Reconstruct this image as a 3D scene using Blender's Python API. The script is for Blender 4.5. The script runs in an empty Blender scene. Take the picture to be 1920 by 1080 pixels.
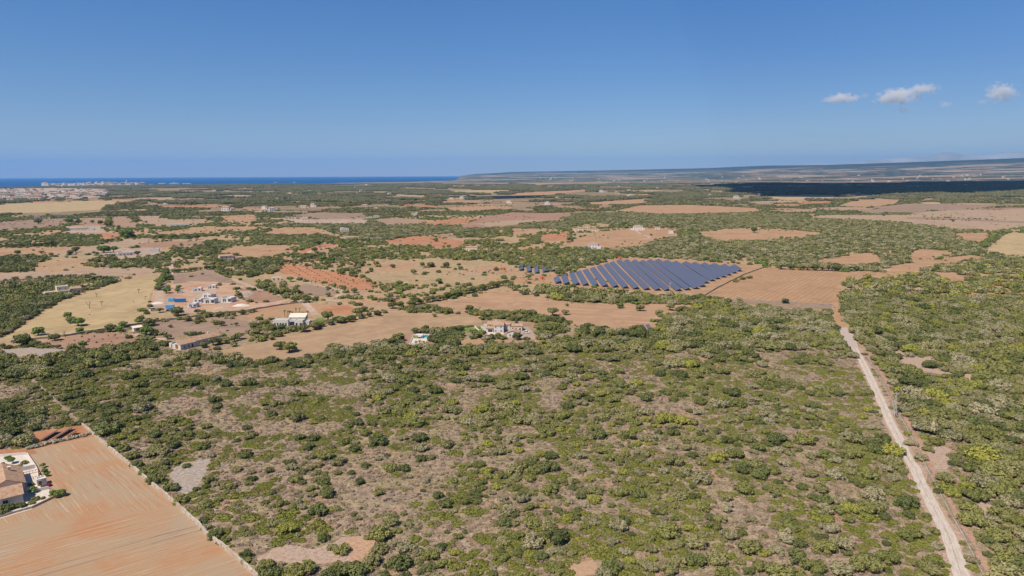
import bpy, bmesh, math, random
import numpy as np
from mathutils import Vector, Matrix, Euler, noise as mnoise

S = bpy.context.scene
COL = S.collection
R = math.radians

# ------------------------------------------------------------------ camera
F = 1280.0                     # focal length in pixels of the 1920 px wide photograph
CAM_H = 100.0
PITCH = math.atan((540 - 327.5) / F)
ROLL = R(0.25)
cam_data = bpy.data.cameras.new("camera")
cam = bpy.data.objects.new("camera", cam_data)
COL.objects.link(cam)
cam_data.sensor_width = 36.0
cam_data.lens = 36.0 * F / 1920.0
cam_data.clip_start = 0.5
cam_data.clip_end = 400000.0
cam.location = (0, 0, CAM_H)
cam.rotation_euler = (Matrix.Rotation(math.pi / 2 - PITCH, 4, 'X') @ Matrix.Rotation(-ROLL, 4, 'Z')).to_euler()
S.camera = cam

# ------------------------------------------------------------------ sky, sun, exposure
SUN_EL, SUN_AZ = R(56), R(-134)         # azimuth clockwise from +Y: the sun is left of and a little behind the camera
sun_dir = Vector((math.cos(SUN_EL) * math.sin(SUN_AZ), math.cos(SUN_EL) * math.cos(SUN_AZ), math.sin(SUN_EL)))
world = bpy.data.worlds.new("World"); S.world = world; world.use_nodes = True
wn, wl = world.node_tree.nodes, world.node_tree.links
wn.clear()
sky = wn.new('ShaderNodeTexSky'); sky.sky_type = 'NISHITA'; sky.sun_disc = False
sky.sun_elevation = SUN_EL; sky.sun_rotation = SUN_AZ
sky.altitude = 0; sky.air_density = 0.9; sky.dust_density = 0.0; sky.ozone_density = 5.0
hs = wn.new('ShaderNodeHueSaturation'); hs.inputs['Saturation'].default_value = 1.22; hs.inputs['Hue'].default_value = 0.506; hs.inputs['Value'].default_value = 0.92
bg = wn.new('ShaderNodeBackground'); bg.inputs['Strength'].default_value = 0.08
wo = wn.new('ShaderNodeOutputWorld')
# gradient painted over the sky colour, darker towards the horizon
wc = wn.new('ShaderNodeTexCoord'); wsp = wn.new('ShaderNodeSeparateXYZ'); wl.new(wc.outputs['Generated'], wsp.inputs[0])
wr = wn.new('ShaderNodeValToRGB'); wl.new(wsp.outputs[2], wr.inputs[0])
wr.color_ramp.elements[0].position = 0.0; wr.color_ramp.elements[0].color = (0.80, 0.74, 0.84, 1)
wr.color_ramp.elements[1].position = 0.24; wr.color_ramp.elements[1].color = (1.0, 1.02, 1.08, 1)
wm = wn.new('ShaderNodeMix'); wm.data_type = 'RGBA'; wm.blend_type = 'MULTIPLY'; wm.inputs[0].default_value = 1.0
wl.new(sky.outputs[0], hs.inputs['Color']); wl.new(hs.outputs[0], wm.inputs[6]); wl.new(wr.outputs[0], wm.inputs[7]); wl.new(wm.outputs[2], bg.inputs[0]); wl.new(bg.outputs[0], wo.inputs[0])
sl = bpy.data.lights.new("sun", 'SUN'); sl.energy = 4.6; sl.angle = R(0.53); sl.color = (1.0, 0.90, 0.755)
so = bpy.data.objects.new("sun", sl); COL.objects.link(so); so.location = (0, 0, 500)
so.rotation_euler = sun_dir.to_track_quat('Z', 'Y').to_euler()
S.view_settings.view_transform = 'Standard'; S.view_settings.look = 'None'
S.view_settings.exposure = 0.38; S.view_settings.gamma = 1.0
S.cycles.max_bounces = 6; S.cycles.diffuse_bounces = 2; S.cycles.glossy_bounces = 2
S.cycles.transparent_max_bounces = 8; S.cycles.volume_bounces = 3
S.cycles.volume_max_steps = 256
S.cycles.use_denoising = True

# ------------------------------------------------------------------ helpers
def at(px, py, z=0.0):
    """photo pixel -> point on the ground plane (the place is laid out from where things stand in the photo)"""
    u, v = (px - 960) / F, (540 - py) / F
    c, s = math.cos(ROLL), math.sin(ROLL)
    u, v = u * c + v * s, -u * s + v * c
    cp, sp = math.cos(PITCH), math.sin(PITCH)
    d = (u, cp + v * sp, -sp + v * cp)
    t = (z - CAM_H) / d[2]
    return Vector((d[0] * t, d[1] * t, z))

def to_px(x, y, z=0.0):
    """numpy: world -> photo pixel"""
    x = np.asarray(x, float); y = np.asarray(y, float)
    cp, sp = math.cos(PITCH), math.sin(PITCH)
    dz = z - CAM_H
    dep = y * cp - dz * sp
    up = y * sp + dz * cp
    dep = np.maximum(dep, 1e-3)
    u, v = x / dep, up / dep
    c, s = math.cos(ROLL), math.sin(ROLL)
    u, v = u * c - v * s, u * s + v * c
    return 960 + u * F, 540 - v * F

def ppm(px, py):
    """photo pixels per metre at a ground point"""
    p = at(px, py)
    return F / (p.y * math.cos(PITCH) + CAM_H * math.sin(PITCH))

def tag(o, label=None, cat=None, group=None, kind=None):
    if label: o['label'] = label
    if cat: o['category'] = cat
    if group: o['group'] = group
    if kind: o['kind'] = kind
    return o

def empty(name, loc=(0, 0, 0), rz=0.0):
    o = bpy.data.objects.new(name, None); COL.objects.link(o)
    o.empty_display_size = 0.5
    o.location = loc; o.rotation_euler = (0, 0, rz)
    return o

def link_mesh(name, me, parent=None):
    o = bpy.data.objects.new(name, me); COL.objects.link(o)
    if parent: o.parent = parent
    return o

def mesh_from(name, verts, faces, mats=(), mi=None, parent=None, smooth=False):
    me = bpy.data.meshes.new(name)
    me.from_pydata([tuple(v) for v in verts], [], faces)
    for m in mats: me.materials.append(m)
    if mi is not None: me.polygons.foreach_set('material_index', mi)
    if smooth: me.polygons.foreach_set('use_smooth', [True] * len(faces))
    me.update()
    return link_mesh(name, me, parent)

class MB:
    """collects boxes, prisms and tubes into one mesh"""
    def __init__(self): self.v, self.f, self.m = [], [], []
    def quadmesh(self, vs, fs, mi=0):
        b = len(self.v); self.v += [Vector(v) for v in vs]
        self.f += [tuple(i + b for i in f) for f in fs]; self.m += [mi] * len(fs)
    def box(self, c, s, rz=0.0, mi=0, taper=1.0, rx=0.0, ry=0.0):
        M = Euler((rx, ry, rz)).to_matrix()
        hx, hy, hz = s[0] / 2, s[1] / 2, s[2] / 2
        vs = []
        for z, t in ((-hz, 1.0), (hz, taper)):
            for x, y in ((-hx, -hy), (hx, -hy), (hx, hy), (-hx, hy)):
                vs.append(Vector(c) + M @ Vector((x * t, y * t, z)))
        self.quadmesh(vs, [(3, 2, 1, 0), (4, 5, 6, 7), (0, 1, 5, 4), (1, 2, 6, 5), (2, 3, 7, 6), (3, 0, 4, 7)], mi)
    def tube(self, a, b, r0, r1=None, n=6, mi=0):
        r1 = r0 if r1 is None else r1
        a, b = Vector(a), Vector(b); q = (b - a).to_track_quat('Z', 'Y')
        vs = []
        for p, r in ((a, r0), (b, r1)):
            for k in range(n):
                t = 2 * math.pi * k / n
                vs.append(p + q @ Vector((r * math.cos(t), r * math.sin(t), 0)))
        fs = [(k, (k + 1) % n, n + (k + 1) % n, n + k) for k in range(n)]
        fs += [tuple(range(n - 1, -1, -1)), tuple(range(n, 2 * n))]
        self.quadmesh(vs, fs, mi)
    def build(self, name, mats, parent=None):
        if not isinstance(mats, (list, tuple)): mats = [mats]
        return mesh_from(name, self.v, self.f, mats, self.m, parent)

def copy_tree(o, parent=None):
    c = o.copy(); COL.objects.link(c); c.parent = parent
    for ch in list(o.children): copy_tree(ch, c)
    return c

# value noise in numpy (for laying out vegetation)
def vnoise(x, y, scale, seed):
    x = np.asarray(x) / scale + 1000.0; y = np.asarray(y) / scale + 1000.0
    xi, yi = np.floor(x).astype(np.int64), np.floor(y).astype(np.int64)
    fx, fy = x - xi, y - yi
    fx = fx * fx * (3 - 2 * fx); fy = fy * fy * (3 - 2 * fy)
    def h(a, b):
        n = (a * 374761393 + b * 668265263 + seed * 144665) & 0x7fffffff
        n = ((n ^ (n >> 13)) * 1274126177) & 0x7fffffff
        return ((n ^ (n >> 16)) & 0xffff) / 65535.0
    return (h(xi, yi) * (1 - fx) + h(xi + 1, yi) * fx) * (1 - fy) + (h(xi, yi + 1) * (1 - fx) + h(xi + 1, yi + 1) * fx) * fy

def inpoly(px, py, poly):
    px = np.asarray(px); py = np.asarray(py)
    ins = np.zeros(px.shape, bool); n = len(poly); j = n - 1
    for i in range(n):
        xi, yi = poly[i]; xj, yj = poly[j]
        if yi != yj:
            c = ((yi > py) != (yj > py)) & (px < (xj - xi) * (py - yi) / (yj - yi) + xi)
            ins ^= c
        j = i
    return ins

# ------------------------------------------------------------------ materials
class NT:
    def __init__(self, name):
        self.m = bpy.data.materials.new(name); self.m.use_nodes = True
        self.n, self.l = self.m.node_tree.nodes, self.m.node_tree.links
        self.b = self.n['Principled BSDF']
        self.b.inputs['Roughness'].default_value = 0.9
        self.b.inputs['Specular IOR Level'].default_value = 0.15
        self.geo = None
    def pos(self):
        if not self.geo: self.geo = self.n.new('ShaderNodeNewGeometry')
        return self.geo.outputs['Position']
    def mapping(self, scale=(1, 1, 1), rz=0.0, src=None):
        # rotate first so that a stretched texture follows a chosen direction
        r = self.n.new('ShaderNodeVectorRotate'); r.rotation_type = 'Z_AXIS'; r.inputs['Angle'].default_value = rz
        self.l.new(src or self.pos(), r.inputs['Vector'])
        m = self.n.new('ShaderNodeMapping'); m.inputs['Scale'].default_value = scale
        self.l.new(r.outputs[0], m.inputs[0]); return m.outputs[0]
    def noise(self, scale, detail=4, rough=0.6, vec=None, dist=0.0):
        t = self.n.new('ShaderNodeTexNoise'); t.inputs['Scale'].default_value = scale
        t.inputs['Detail'].default_value = detail; t.inputs['Roughness'].default_value = rough
        t.inputs['Distortion'].default_value = dist
        self.l.new(vec or self.pos(), t.inputs['Vector']); return t.outputs['Fac']
    def voro(self, scale, vec=None, feat='F1', out='Distance'):
        t = self.n.new('ShaderNodeTexVoronoi'); t.inputs['Scale'].default_value = scale; t.feature = feat
        self.l.new(vec or self.pos(), t.inputs['Vector']); return t.outputs[out]
    def ramp(self, fac, stops):
        r = self.n.new('ShaderNodeValToRGB'); e = r.color_ramp.elements
        while len(e) < len(stops): e.new(0.5)
        for k, (p, c) in enumerate(stops):
            e[k].position = p; e[k].color = (c[0], c[1], c[2], 1) if hasattr(c, '__len__') else (c, c, c, 1)
        self.l.new(fac, r.inputs[0]); return r.outputs[0]
    def mix(self, fac, a, b, mode='MIX'):
        m = self.n.new('ShaderNodeMix'); m.data_type = 'RGBA'; m.blend_type = mode
        for s, v in ((m.inputs[0], fac), (m.inputs[6], a), (m.inputs[7], b)):
            if hasattr(v, 'is_output'): self.l.new(v, s)
            elif hasattr(v, '__len__'): s.default_value = (v[0], v[1], v[2], 1)
            else: s.default_value = v
        return m.outputs[2]
    def math(self, op, a, b=0.0, clamp=False):
        m = self.n.new('ShaderNodeMath'); m.operation = op; m.use_clamp = clamp
        for s, v in ((m.inputs[0], a), (m.inputs[1], b)):
            if hasattr(v, 'is_output'): self.l.new(v, s)
            else: s.default_value = v
        return m.outputs[0]
    def length(self):
        v = self.n.new('ShaderNodeVectorMath'); v.operation = 'LENGTH'; self.l.new(self.pos(), v.inputs[0]); return v.outputs['Value']
    def sep(self, src=None):
        s = self.n.new('ShaderNodeSeparateXYZ'); self.l.new(src or self.pos(), s.inputs[0]); return s.outputs
    def color(self, c):
        if hasattr(c, 'is_output'): self.l.new(c, self.b.inputs['Base Color'])
        else: self.b.inputs['Base Color'].default_value = (c[0], c[1], c[2], 1)
        return self
    def bump(self, h, strength=0.5, dist=0.1):
        b = self.n.new('ShaderNodeBump'); b.inputs['Strength'].default_value = strength; b.inputs['Distance'].default_value = dist
        self.l.new(h, b.inputs['Height']); self.l.new(b.outputs[0], self.b.inputs['Normal']); return self

def mul(c, k): return tuple(v * k for v in c)
def plain(name, c, rough=0.8, var=0.12, scale=0.6, metal=0.0, spec=0.3):
    t = NT(name)
    f = t.noise(scale, 5, 0.65)
    t.color(t.ramp(f, [(0.3, mul(c, 1 - var)), (0.7, mul(c, 1 + var * 0.6))]))
    t.b.inputs['Roughness'].default_value = rough; t.b.inputs['Metallic'].default_value = metal
    t.b.inputs['Specular IOR Level'].default_value = spec
    return t.m

# bare earth and crops; every tone is the land's own colour
STRAW, SAND, REDSOIL, REDDEEP, BROWN, PALE = (0.40, 0.295, 0.15), (0.39, 0.24, 0.14), (0.43, 0.205, 0.105), (0.33, 0.14, 0.075), (0.27, 0.185, 0.135), (0.50, 0.40, 0.31)
def field_mat(name, c1, c2, c3=None, rz=0.0, fine=0.35, stretch=12.0, patch=0.018, bumpy=0.3, rows=0.0):
    """c1/c2 in large patches, c3 in streaks along direction rz"""
    t = NT(name)
    big = t.ramp(t.noise(patch, 4, 0.6), [(0.36, 0), (0.64, 1)])
    base = t.mix(big, c1, c2)
    mid = t.ramp(t.noise(0.12, 5, 0.7), [(0.38, 0), (0.66, 1)])
    base = t.mix(t.math('MULTIPLY', mid, 0.6), base, mul(c2, 0.68))
    low = t.noise(0.035, 5, 0.7, dist=0.8)
    base = t.mix(t.ramp(low, [(0.50, 0), (0.63, 0.6)]), base, mul(c1, 0.60))
    base = t.mix(t.ramp(low, [(0.32, 0.45), (0.44, 0)]), base, mul(c2, 1.18))
    vec = t.mapping((fine, fine / stretch, fine), rz)
    st = t.noise(1.0, 5, 0.72, vec)
    base = t.mix(t.ramp(st, [(0.47, 0), (0.66, 0.85)]), base, c3 or mul(c1, 0.66))
    base = t.mix(t.ramp(st, [(0.3, 0.55), (0.45, 0)]), base, mul(c1, 1.22))
    if rows:
        sx = t.sep(t.mapping((1, 1, 1), rz))[0]
        w = t.math('SINE', t.math('MULTIPLY', sx, 2 * math.pi / rows))
        base = t.mix(t.ramp(t.math('MULTIPLY', t.math('ADD', w, 1), 0.5), [(0.3, 0), (0.9, 0.45)]), base, mul(c1, 0.62))
    g = t.noise(2.2, 3, 0.7)
    base = t.mix(t.ramp(g, [(0.55, 0), (0.7, 0.4)]), base, mul(c2, 0.55))
    t.color(base); t.bump(st, bumpy, 0.15)
    return t.m

def rot_of(a, b):
    """angle that lines a texture's long axis (local Y) up with the ground direction between two photo points"""
    A, B = at(*a), at(*b); return math.atan2(B.x - A.x, B.y - A.y)

# ------------------------------------------------------------------ ground, hills, sea
def interp(x, pts):
    return float(np.interp(x, [p[0] for p in pts], [p[1] for p in pts]))

# distance of the coast and height of the far ridge by bearing (bearing written as photo x at the horizon)
COAST = [(-3000, 7200), (0, 7400), (70, 8600), (90, 9600), (150, 9700), (280, 9500), (480, 9300), (640, 9600), (850, 12200), (865, 20500), (900, 22500), (930, 40000), (5000, 60000)]
RIDGE = [(860, 0), (930, 3), (960, 5), (1200, 8), (1330, 10), (1440, 13.5), (1560, 14.5), (1680, 16), (1800, 18.5), (1920, 21), (2200, 24), (4000, 20)]
def px_of(x, y): return 960 + F * x / max(y, 1e-3) / math.cos(PITCH)
def ground_z(x, y):
    r = math.hypot(x, y)
    if y <= 0: return 0.0
    p = px_of(x, y)
    rc = interp(p, COAST)
    e = interp(p, RIDGE)
    z = 0.0
    if r > 9500 and e > 0:
        zr = 100 + e / F * 22000
        t = min(1.0, (r - 9500) / 12500.0)
        z = zr * (0.25 * t + 0.75 * t ** 2.2)
        z *= 1 + 0.035 * (mnoise.noise(Vector((x / 2600, y / 2600, 0)))) + 0.012 * mnoise.noise(Vector((x / 700, y / 700, 3)))
        if r > 22000: z *= max(0.0, 1 - (r - 22000) / 9000.0)
    if r > rc:
        z = z * max(0, 1 - (r - rc) / 300) - 40 * min(1.0, (r - rc) / 250)
    return z

rad = [0, 60, 120, 200, 300, 450, 650, 900, 1300, 1900, 2700, 3600, 4700, 5800, 6700, 7200, 7500, 8000, 8500, 9000]
r_ = 9300
while r_ < 34000:
    rad.append(r_); r_ += 300 if r_ < 13000 else (550 if r_ < 24000 else 2000)
azs = [R(a) for a in list(np.arange(-180, -48, 12)) + list(np.arange(-48, 48.01, 0.3)) + list(np.arange(60, 180, 12))]
gv, gf = [Vector((0, 0, 0))], []
na = len(azs)
for r in rad[1:]:
    for a in azs:
        x, y = r * math.sin(a), r * math.cos(a)
        gv.append(Vector((x, y, ground_z(x, y))))
for k in range(na):
    gf.append((0, 1 + (k + 1) % na, 1 + k))
for i in range(len(rad) - 2):
    b0, b1 = 1 + i * na, 1 + (i + 1) * na
    for k in range(na):
        k2 = (k + 1) % na
        gf.append((b0 + k, b0 + k2, b1 + k2, b1 + k))

def ground_material():
    t = NT('ground')
    d = t.length()
    # scrubland floor near the camera: mauve grey stones, pinkish earth, dry grass
    n1 = t.noise(0.028, 5, 0.6); n2 = t.noise(0.35, 6, 0.72); n3 = t.noise(1.6, 4, 0.7); n4 = t.noise(0.09, 4, 0.6, dist=0.6)
    c = t.ramp(n2, [(0.35, (0.075, 0.054, 0.036)), (0.45, (0.21, 0.15, 0.105)), (0.54, (0.33, 0.24, 0.165)), (0.66, (0.46, 0.35, 0.235))])
    c = t.mix(t.ramp(n1, [(0.45, 0), (0.6, 0.4)]), c, (0.31, 0.23, 0.19))
    c = t.mix(t.ramp(n4, [(0.54, 0), (0.66, 0.6)]), c, (0.34, 0.28, 0.14))
    c = t.mix(t.ramp(n4, [(0.30, 0.75), (0.42, 0)]), c, (0.42, 0.22, 0.13))
    c = t.mix(t.math('MULTIPLY', t.ramp(t.noise(0.05, 5, 0.7, dist=1.2), [(0.50, 0), (0.62, 1)]), t.ramp(t.noise(0.9, 4, 0.7), [(0.42, 0), (0.55, 0.8)])), c, (0.20, 0.195, 0.06))
    c = t.mix(t.ramp(n3, [(0.50, 0), (0.60, 0.8)]), c, (0.105, 0.075, 0.058))
    c = t.mix(t.ramp(t.noise(0.75, 5, 0.75), [(0.52, 0), (0.62, 0.65)]), c, (0.20, 0.18, 0.07))
    # open farmland further off: straw, sand and red earth in broad pieces
    m1 = t.noise(0.006, 5, 0.55); m2 = t.noise(0.03, 5, 0.65); m3 = t.noise(0.22, 4, 0.7)
    f = t.ramp(m1, [(0.36, (0.38, 0.22, 0.13)), (0.47, (0.38, 0.26, 0.16)), (0.56, (0.36, 0.265, 0.145)), (0.66, (0.28, 0.18, 0.12))])
    f = t.mix(t.ramp(m2, [(0.54, 0), (0.68, 0.6)]), f, (0.24, 0.17, 0.115))
    f = t.mix(t.ramp(m2, [(0.34, 0.5), (0.44, 0)]), f, (0.43, 0.22, 0.12))
    f = t.mix(t.ramp(m3, [(0.46, 0), (0.6, 0.6)]), f, (0.19, 0.15, 0.08))
    k = t.ramp(t.math('DIVIDE', d, 1000.0), [(0.40, 0), (0.52, 1)])
    c = t.mix(k, c, f)
    # beyond the woods: dark scrub plain with paler fields, white and red specks of farms
    w1 = t.noise(0.0011, 6, 0.62, t.mapping((0.55, 1.0, 1.0), 0.1)); w2 = t.noise(0.006, 4, 0.65)
    g = t.ramp(w2, [(0.4, (0.03, 0.045, 0.033)), (0.62, (0.075, 0.085, 0.05))])
    g = t.mix(t.ramp(w1, [(0.52, 0), (0.57, 0.85)]), g, (0.38, 0.28, 0.19))
    g = t.mix(t.ramp(t.noise(0.0025, 5, 0.7), [(0.54, 0), (0.60, 0.75)]), g, (0.30, 0.20, 0.14))
    g = t.mix(t.ramp(t.voro(0.0032), [(0.09, 0.9), (0.14, 0)]), g, (0.6, 0.5, 0.42))
    kk = t.ramp(t.math('DIVIDE', d, 20000.0), [(0.26, 0), (0.36, 1)])
    c = t.mix(kk, c, g)
    # the far ridge is wooded
    kr = t.ramp(t.math('DIVIDE', d, 30000.0), [(0.62, 0), (0.70, 0.93)])
    c = t.mix(kr, c, (0.025, 0.04, 0.04))
    t.color(c); t.bump(n3, 0.35, 0.12)
    return t.m
tag(mesh_from('ground', gv, gf, [ground_material()], smooth=True), kind='structure')

# sea
t = NT('sea_water')
t.color(t.ramp(t.noise(0.0006, 4, 0.6, t.mapping((0.3, 1, 1), 0)), [(0.35, (0.003, 0.05, 0.17)), (0.65, (0.004, 0.07, 0.21))]))
t.b.inputs['Roughness'].default_value = 0.55; t.b.inputs['Specular IOR Level'].default_value = 0.12
sv = [(-60000, 4500, -8), (60000, 4500, -8), (60000, 55000, -8), (-60000, 55000, -8)]
tag(mesh_from('sea', sv, [(0, 1, 2, 3)], [t.m]), kind='structure')

# mountain range on the far horizon
mt = NT('mountain_rock'); mt.color(mt.ramp(mt.noise(0.0005, 5, 0.6), [(0.4, (0.24, 0.25, 0.25)), (0.6, (0.34, 0.34, 0.33))]))
PEAKS = [(1380, 0), (1450, 10), (1522, 18), (1580, 17), (1631, 24.5), (1675, 27), (1730, 28.5), (1773, 37), (1806, 30), (1835, 31), (1861, 32.5), (1883, 37.5), (1916, 36.5), (1980, 42), (2100, 30), (2300, 34), (2600, 12), (2800, 0)]
mv, mf = [], []
NX, NY = 150, 14
for j in range(NY):
    for i in range(NX):
        p = 1380 + (2800 - 1380) * i / (NX - 1)
        tt = j / (NY - 1)
        y = 31500 + 2500 * tt
        x = (p - 960) / F * y * math.cos(PITCH)
        prof = math.sin(math.pi * tt) ** 0.8
        hgt = (100 + interp(p, PEAKS) / F * 32700) * prof if interp(p, PEAKS) > 0 else -20
        hgt *= 1 + 0.10 * mnoise.noise(Vector((x / 2200, y / 1500, 1))) * (1 - abs(2 * tt - 1) * 0.2)
        mv.append((x, y, max(hgt, -30)))
for j in range(NY - 1):
    for i in range(NX - 1):
        a = j * NX + i; mf.append((a, a + 1, a + NX + 1, a + NX))
tag(mesh_from('hills', mv, mf, [mt.m], smooth=True), kind='structure')

# ------------------------------------------------------------------ fields, roads and other flat ground, each laid just above the one below
LAYER = [0]
NOVEG = []            # polygons (photo px) that keep the scatter off
def rough_poly(poly, amp, step):
    """subdivide a ground outline and make it slightly uneven"""
    P = [at(*p) for p in poly]; out = []
    n = len(P)
    for i in range(n):
        a, b = P[i], P[(i + 1) % n]; L = (b - a).length
        k = max(1, min(60, int(L / step)))
        nrm = Vector((-(b - a).y, (b - a).x, 0)).normalized() if L > 0 else Vector((0, 0, 0))
        for q in range(k):
            p = a.lerp(b, q / k)
            w = mnoise.noise(p * (1 / (step * 1.7))) * amp * min(1.0, L / (amp * 6))
            out.append(p + nrm * w)
    return out
LAID = []
def level(P, pad=1.0):
    # one step above everything already lying under this piece
    x0, x1, y0, y1 = min(p.x for p in P) - pad, max(p.x for p in P) + pad, min(p.y for p in P) - pad, max(p.y for p in P) + pad
    lv = 1 + max([l[4] for l in LAID if l[0] < x1 and l[1] > x0 and l[2] < y1 and l[3] > y0] or [0])
    LAID.append((x0, x1, y0, y1, lv)); return 0.015 + 0.008 * lv
def ground_sheet(name, poly, mat, label=None, amp=None, step=None, noveg=True, px=True, dz=None):
    if px:
        d = sum(at(*p).y for p in poly) / len(poly)
        amp = amp if amp is not None else max(0.5, d * 0.0035)
        step = step or max(2.5, d * 0.014)
        P = rough_poly(poly, amp, step) if amp > 0 else [at(*p) for p in poly]
        if noveg: NOVEG.append(poly)
    else: P = poly
    z = level(P)
    bm = bmesh.new()
    vs = [bm.verts.new((p.x, p.y, z)) for p in P]
    f = bm.faces.new(vs)
    bmesh.ops.triangulate(bm, faces=[f])
    bmesh.ops.recalc_face_normals(bm, faces=bm.faces)
    if sum(fc.normal.z for fc in bm.faces) < 0: bmesh.ops.reverse_faces(bm, faces=bm.faces)
    me = bpy.data.meshes.new(name); bm.to_mesh(me); bm.free(); me.materials.append(mat)
    return tag(link_mesh(name, me), label, None, None, 'structure')

def strip(name, pts, width, mat, kind='structure', z=None, px=True, widths=None, wob=0.08):
    """a road or path: a band following a line of photo points"""
    P = [at(*p) for p in pts] if px else [Vector(p) for p in pts]
    z = level(P, 4.0)
    Q, W = [], []
    for i in range(len(P) - 1):
        p0 = P[max(i - 1, 0)]; p1, p2 = P[i], P[i + 1]; p3 = P[min(i + 2, len(P) - 1)]
        w1 = widths[i] if widths else width; w2 = widths[i + 1] if widths else width
        k = max(2, int((p2 - p1).length / 3.0)); k = min(k, 40)
        for q in range(k):
            t = q / k
            Q.append(0.5 * ((2 * p1) + (-p0 + p2) * t + (2 * p0 - 5 * p1 + 4 * p2 - p3) * t * t + (-p0 + 3 * p1 - 3 * p2 + p3) * t ** 3))
            W.append(w1 + (w2 - w1) * t)
    Q.append(P[-1]); W.append(widths[-1] if widths else width)
    v, f = [], []
    for i, p in enumerate(Q):
        d = (Q[min(i + 1, len(Q) - 1)] - Q[max(i - 1, 0)]); d.z = 0; d.normalize()
        n = Vector((-d.y, d.x, 0)); w = W[i] / 2
        a = w * (1 + wob * 2 * mnoise.noise(p * 0.21)); b = w * (1 + wob * 2 * mnoise.noise(p * 0.19 + Vector((9, 0, 0))))
        for s in (a, a * 0.45, 0.0, -b * 0.45, -b):
            v.append((p.x + n.x * s, p.y + n.y * s, z))
    for i in range(len(Q) - 1):
        for k in range(4):
            a = i * 5 + k; f.append((a, a + 1, a + 6, a + 5))
    o = mesh_from(name, v, f, [mat]); 
    if kind: tag(o, kind=kind)
    return o, Q

M = {}
M['straw'] = field_mat('straw_stubble', STRAW, (0.43, 0.32, 0.18), (0.30, 0.225, 0.125), 0.3)
M['rows'] = field_mat('plastic_tunnel_rows', (0.52, 0.40, 0.32), (0.46, 0.36, 0.28), (0.2, 0.15, 0.11), 0.1, rows=55)
M['straw2'] = field_mat('mown_straw', (0.385, 0.265, 0.155), (0.35, 0.23, 0.14), (0.29, 0.2, 0.13), rot_of((480, 676), (800, 600)), 0.25, 16)
M['site'] = field_mat('churned_building_ground', (0.44, 0.235, 0.13), (0.46, 0.34, 0.25), (0.34, 0.17, 0.10), 0.4, fine=0.25, stretch=4, patch=0.05)
M['sand'] = field_mat('sandy_field', SAND, (0.39, 0.25, 0.15), (0.30, 0.18, 0.115), rot_of((1000, 590), (1200, 600)), 0.25, 14)
M['plough'] = field_mat('ploughed_field', (0.40, 0.25, 0.14), (0.37, 0.225, 0.125), (0.34, 0.2, 0.12), rot_of((1340, 552), (1440, 510)), 0.3, 10, rows=4.5)
M['orange'] = field_mat('orange_earth', (0.38, 0.225, 0.125), (0.37, 0.25, 0.15), (0.36, 0.19, 0.105), 0.8)
M['red'] = field_mat('red_earth', REDSOIL, (0.38, 0.19, 0.11), (0.30, 0.145, 0.085), 1.2)
M['rust'] = field_mat('rust_earth', (0.44, 0.20, 0.10), (0.40, 0.20, 0.11), (0.34, 0.15, 0.08), rot_of((520, 508), (700, 540)), 0.3, 12)
M['redbrown'] = field_mat('red_brown_earth', (0.34, 0.205, 0.14), (0.31, 0.195, 0.135), (0.27, 0.14, 0.1), 1.0)
M['brown'] = field_mat('brown_fallow', BROWN, (0.31, 0.215, 0.15), (0.21, 0.145, 0.11), 0.9)
M['tan'] = field_mat('tan_fallow', (0.35, 0.24, 0.155), (0.32, 0.21, 0.135), (0.26, 0.18, 0.12), 1.3)
M['pale'] = field_mat('pale_fallow', (0.38, 0.275, 0.185), (0.35, 0.245, 0.165), (0.31, 0.22, 0.16), 1.4)
M['pink'] = field_mat('pink_ground', (0.44, 0.34, 0.28), (0.38, 0.28, 0.21), (0.3, 0.22, 0.17), 1.4)
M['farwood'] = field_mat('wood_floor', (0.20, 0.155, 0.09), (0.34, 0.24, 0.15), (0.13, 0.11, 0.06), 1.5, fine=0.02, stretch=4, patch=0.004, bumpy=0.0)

# woodland floor of the wide belt of trees under the horizon
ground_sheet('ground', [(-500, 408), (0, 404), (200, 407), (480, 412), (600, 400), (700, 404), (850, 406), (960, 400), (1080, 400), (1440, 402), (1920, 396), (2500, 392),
             (2500, 342), (1920, 342), (1400, 343), (960, 344), (640, 346), (350, 350), (150, 353), (-500, 358)], M['farwood'], amp=20, noveg=False)
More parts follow.
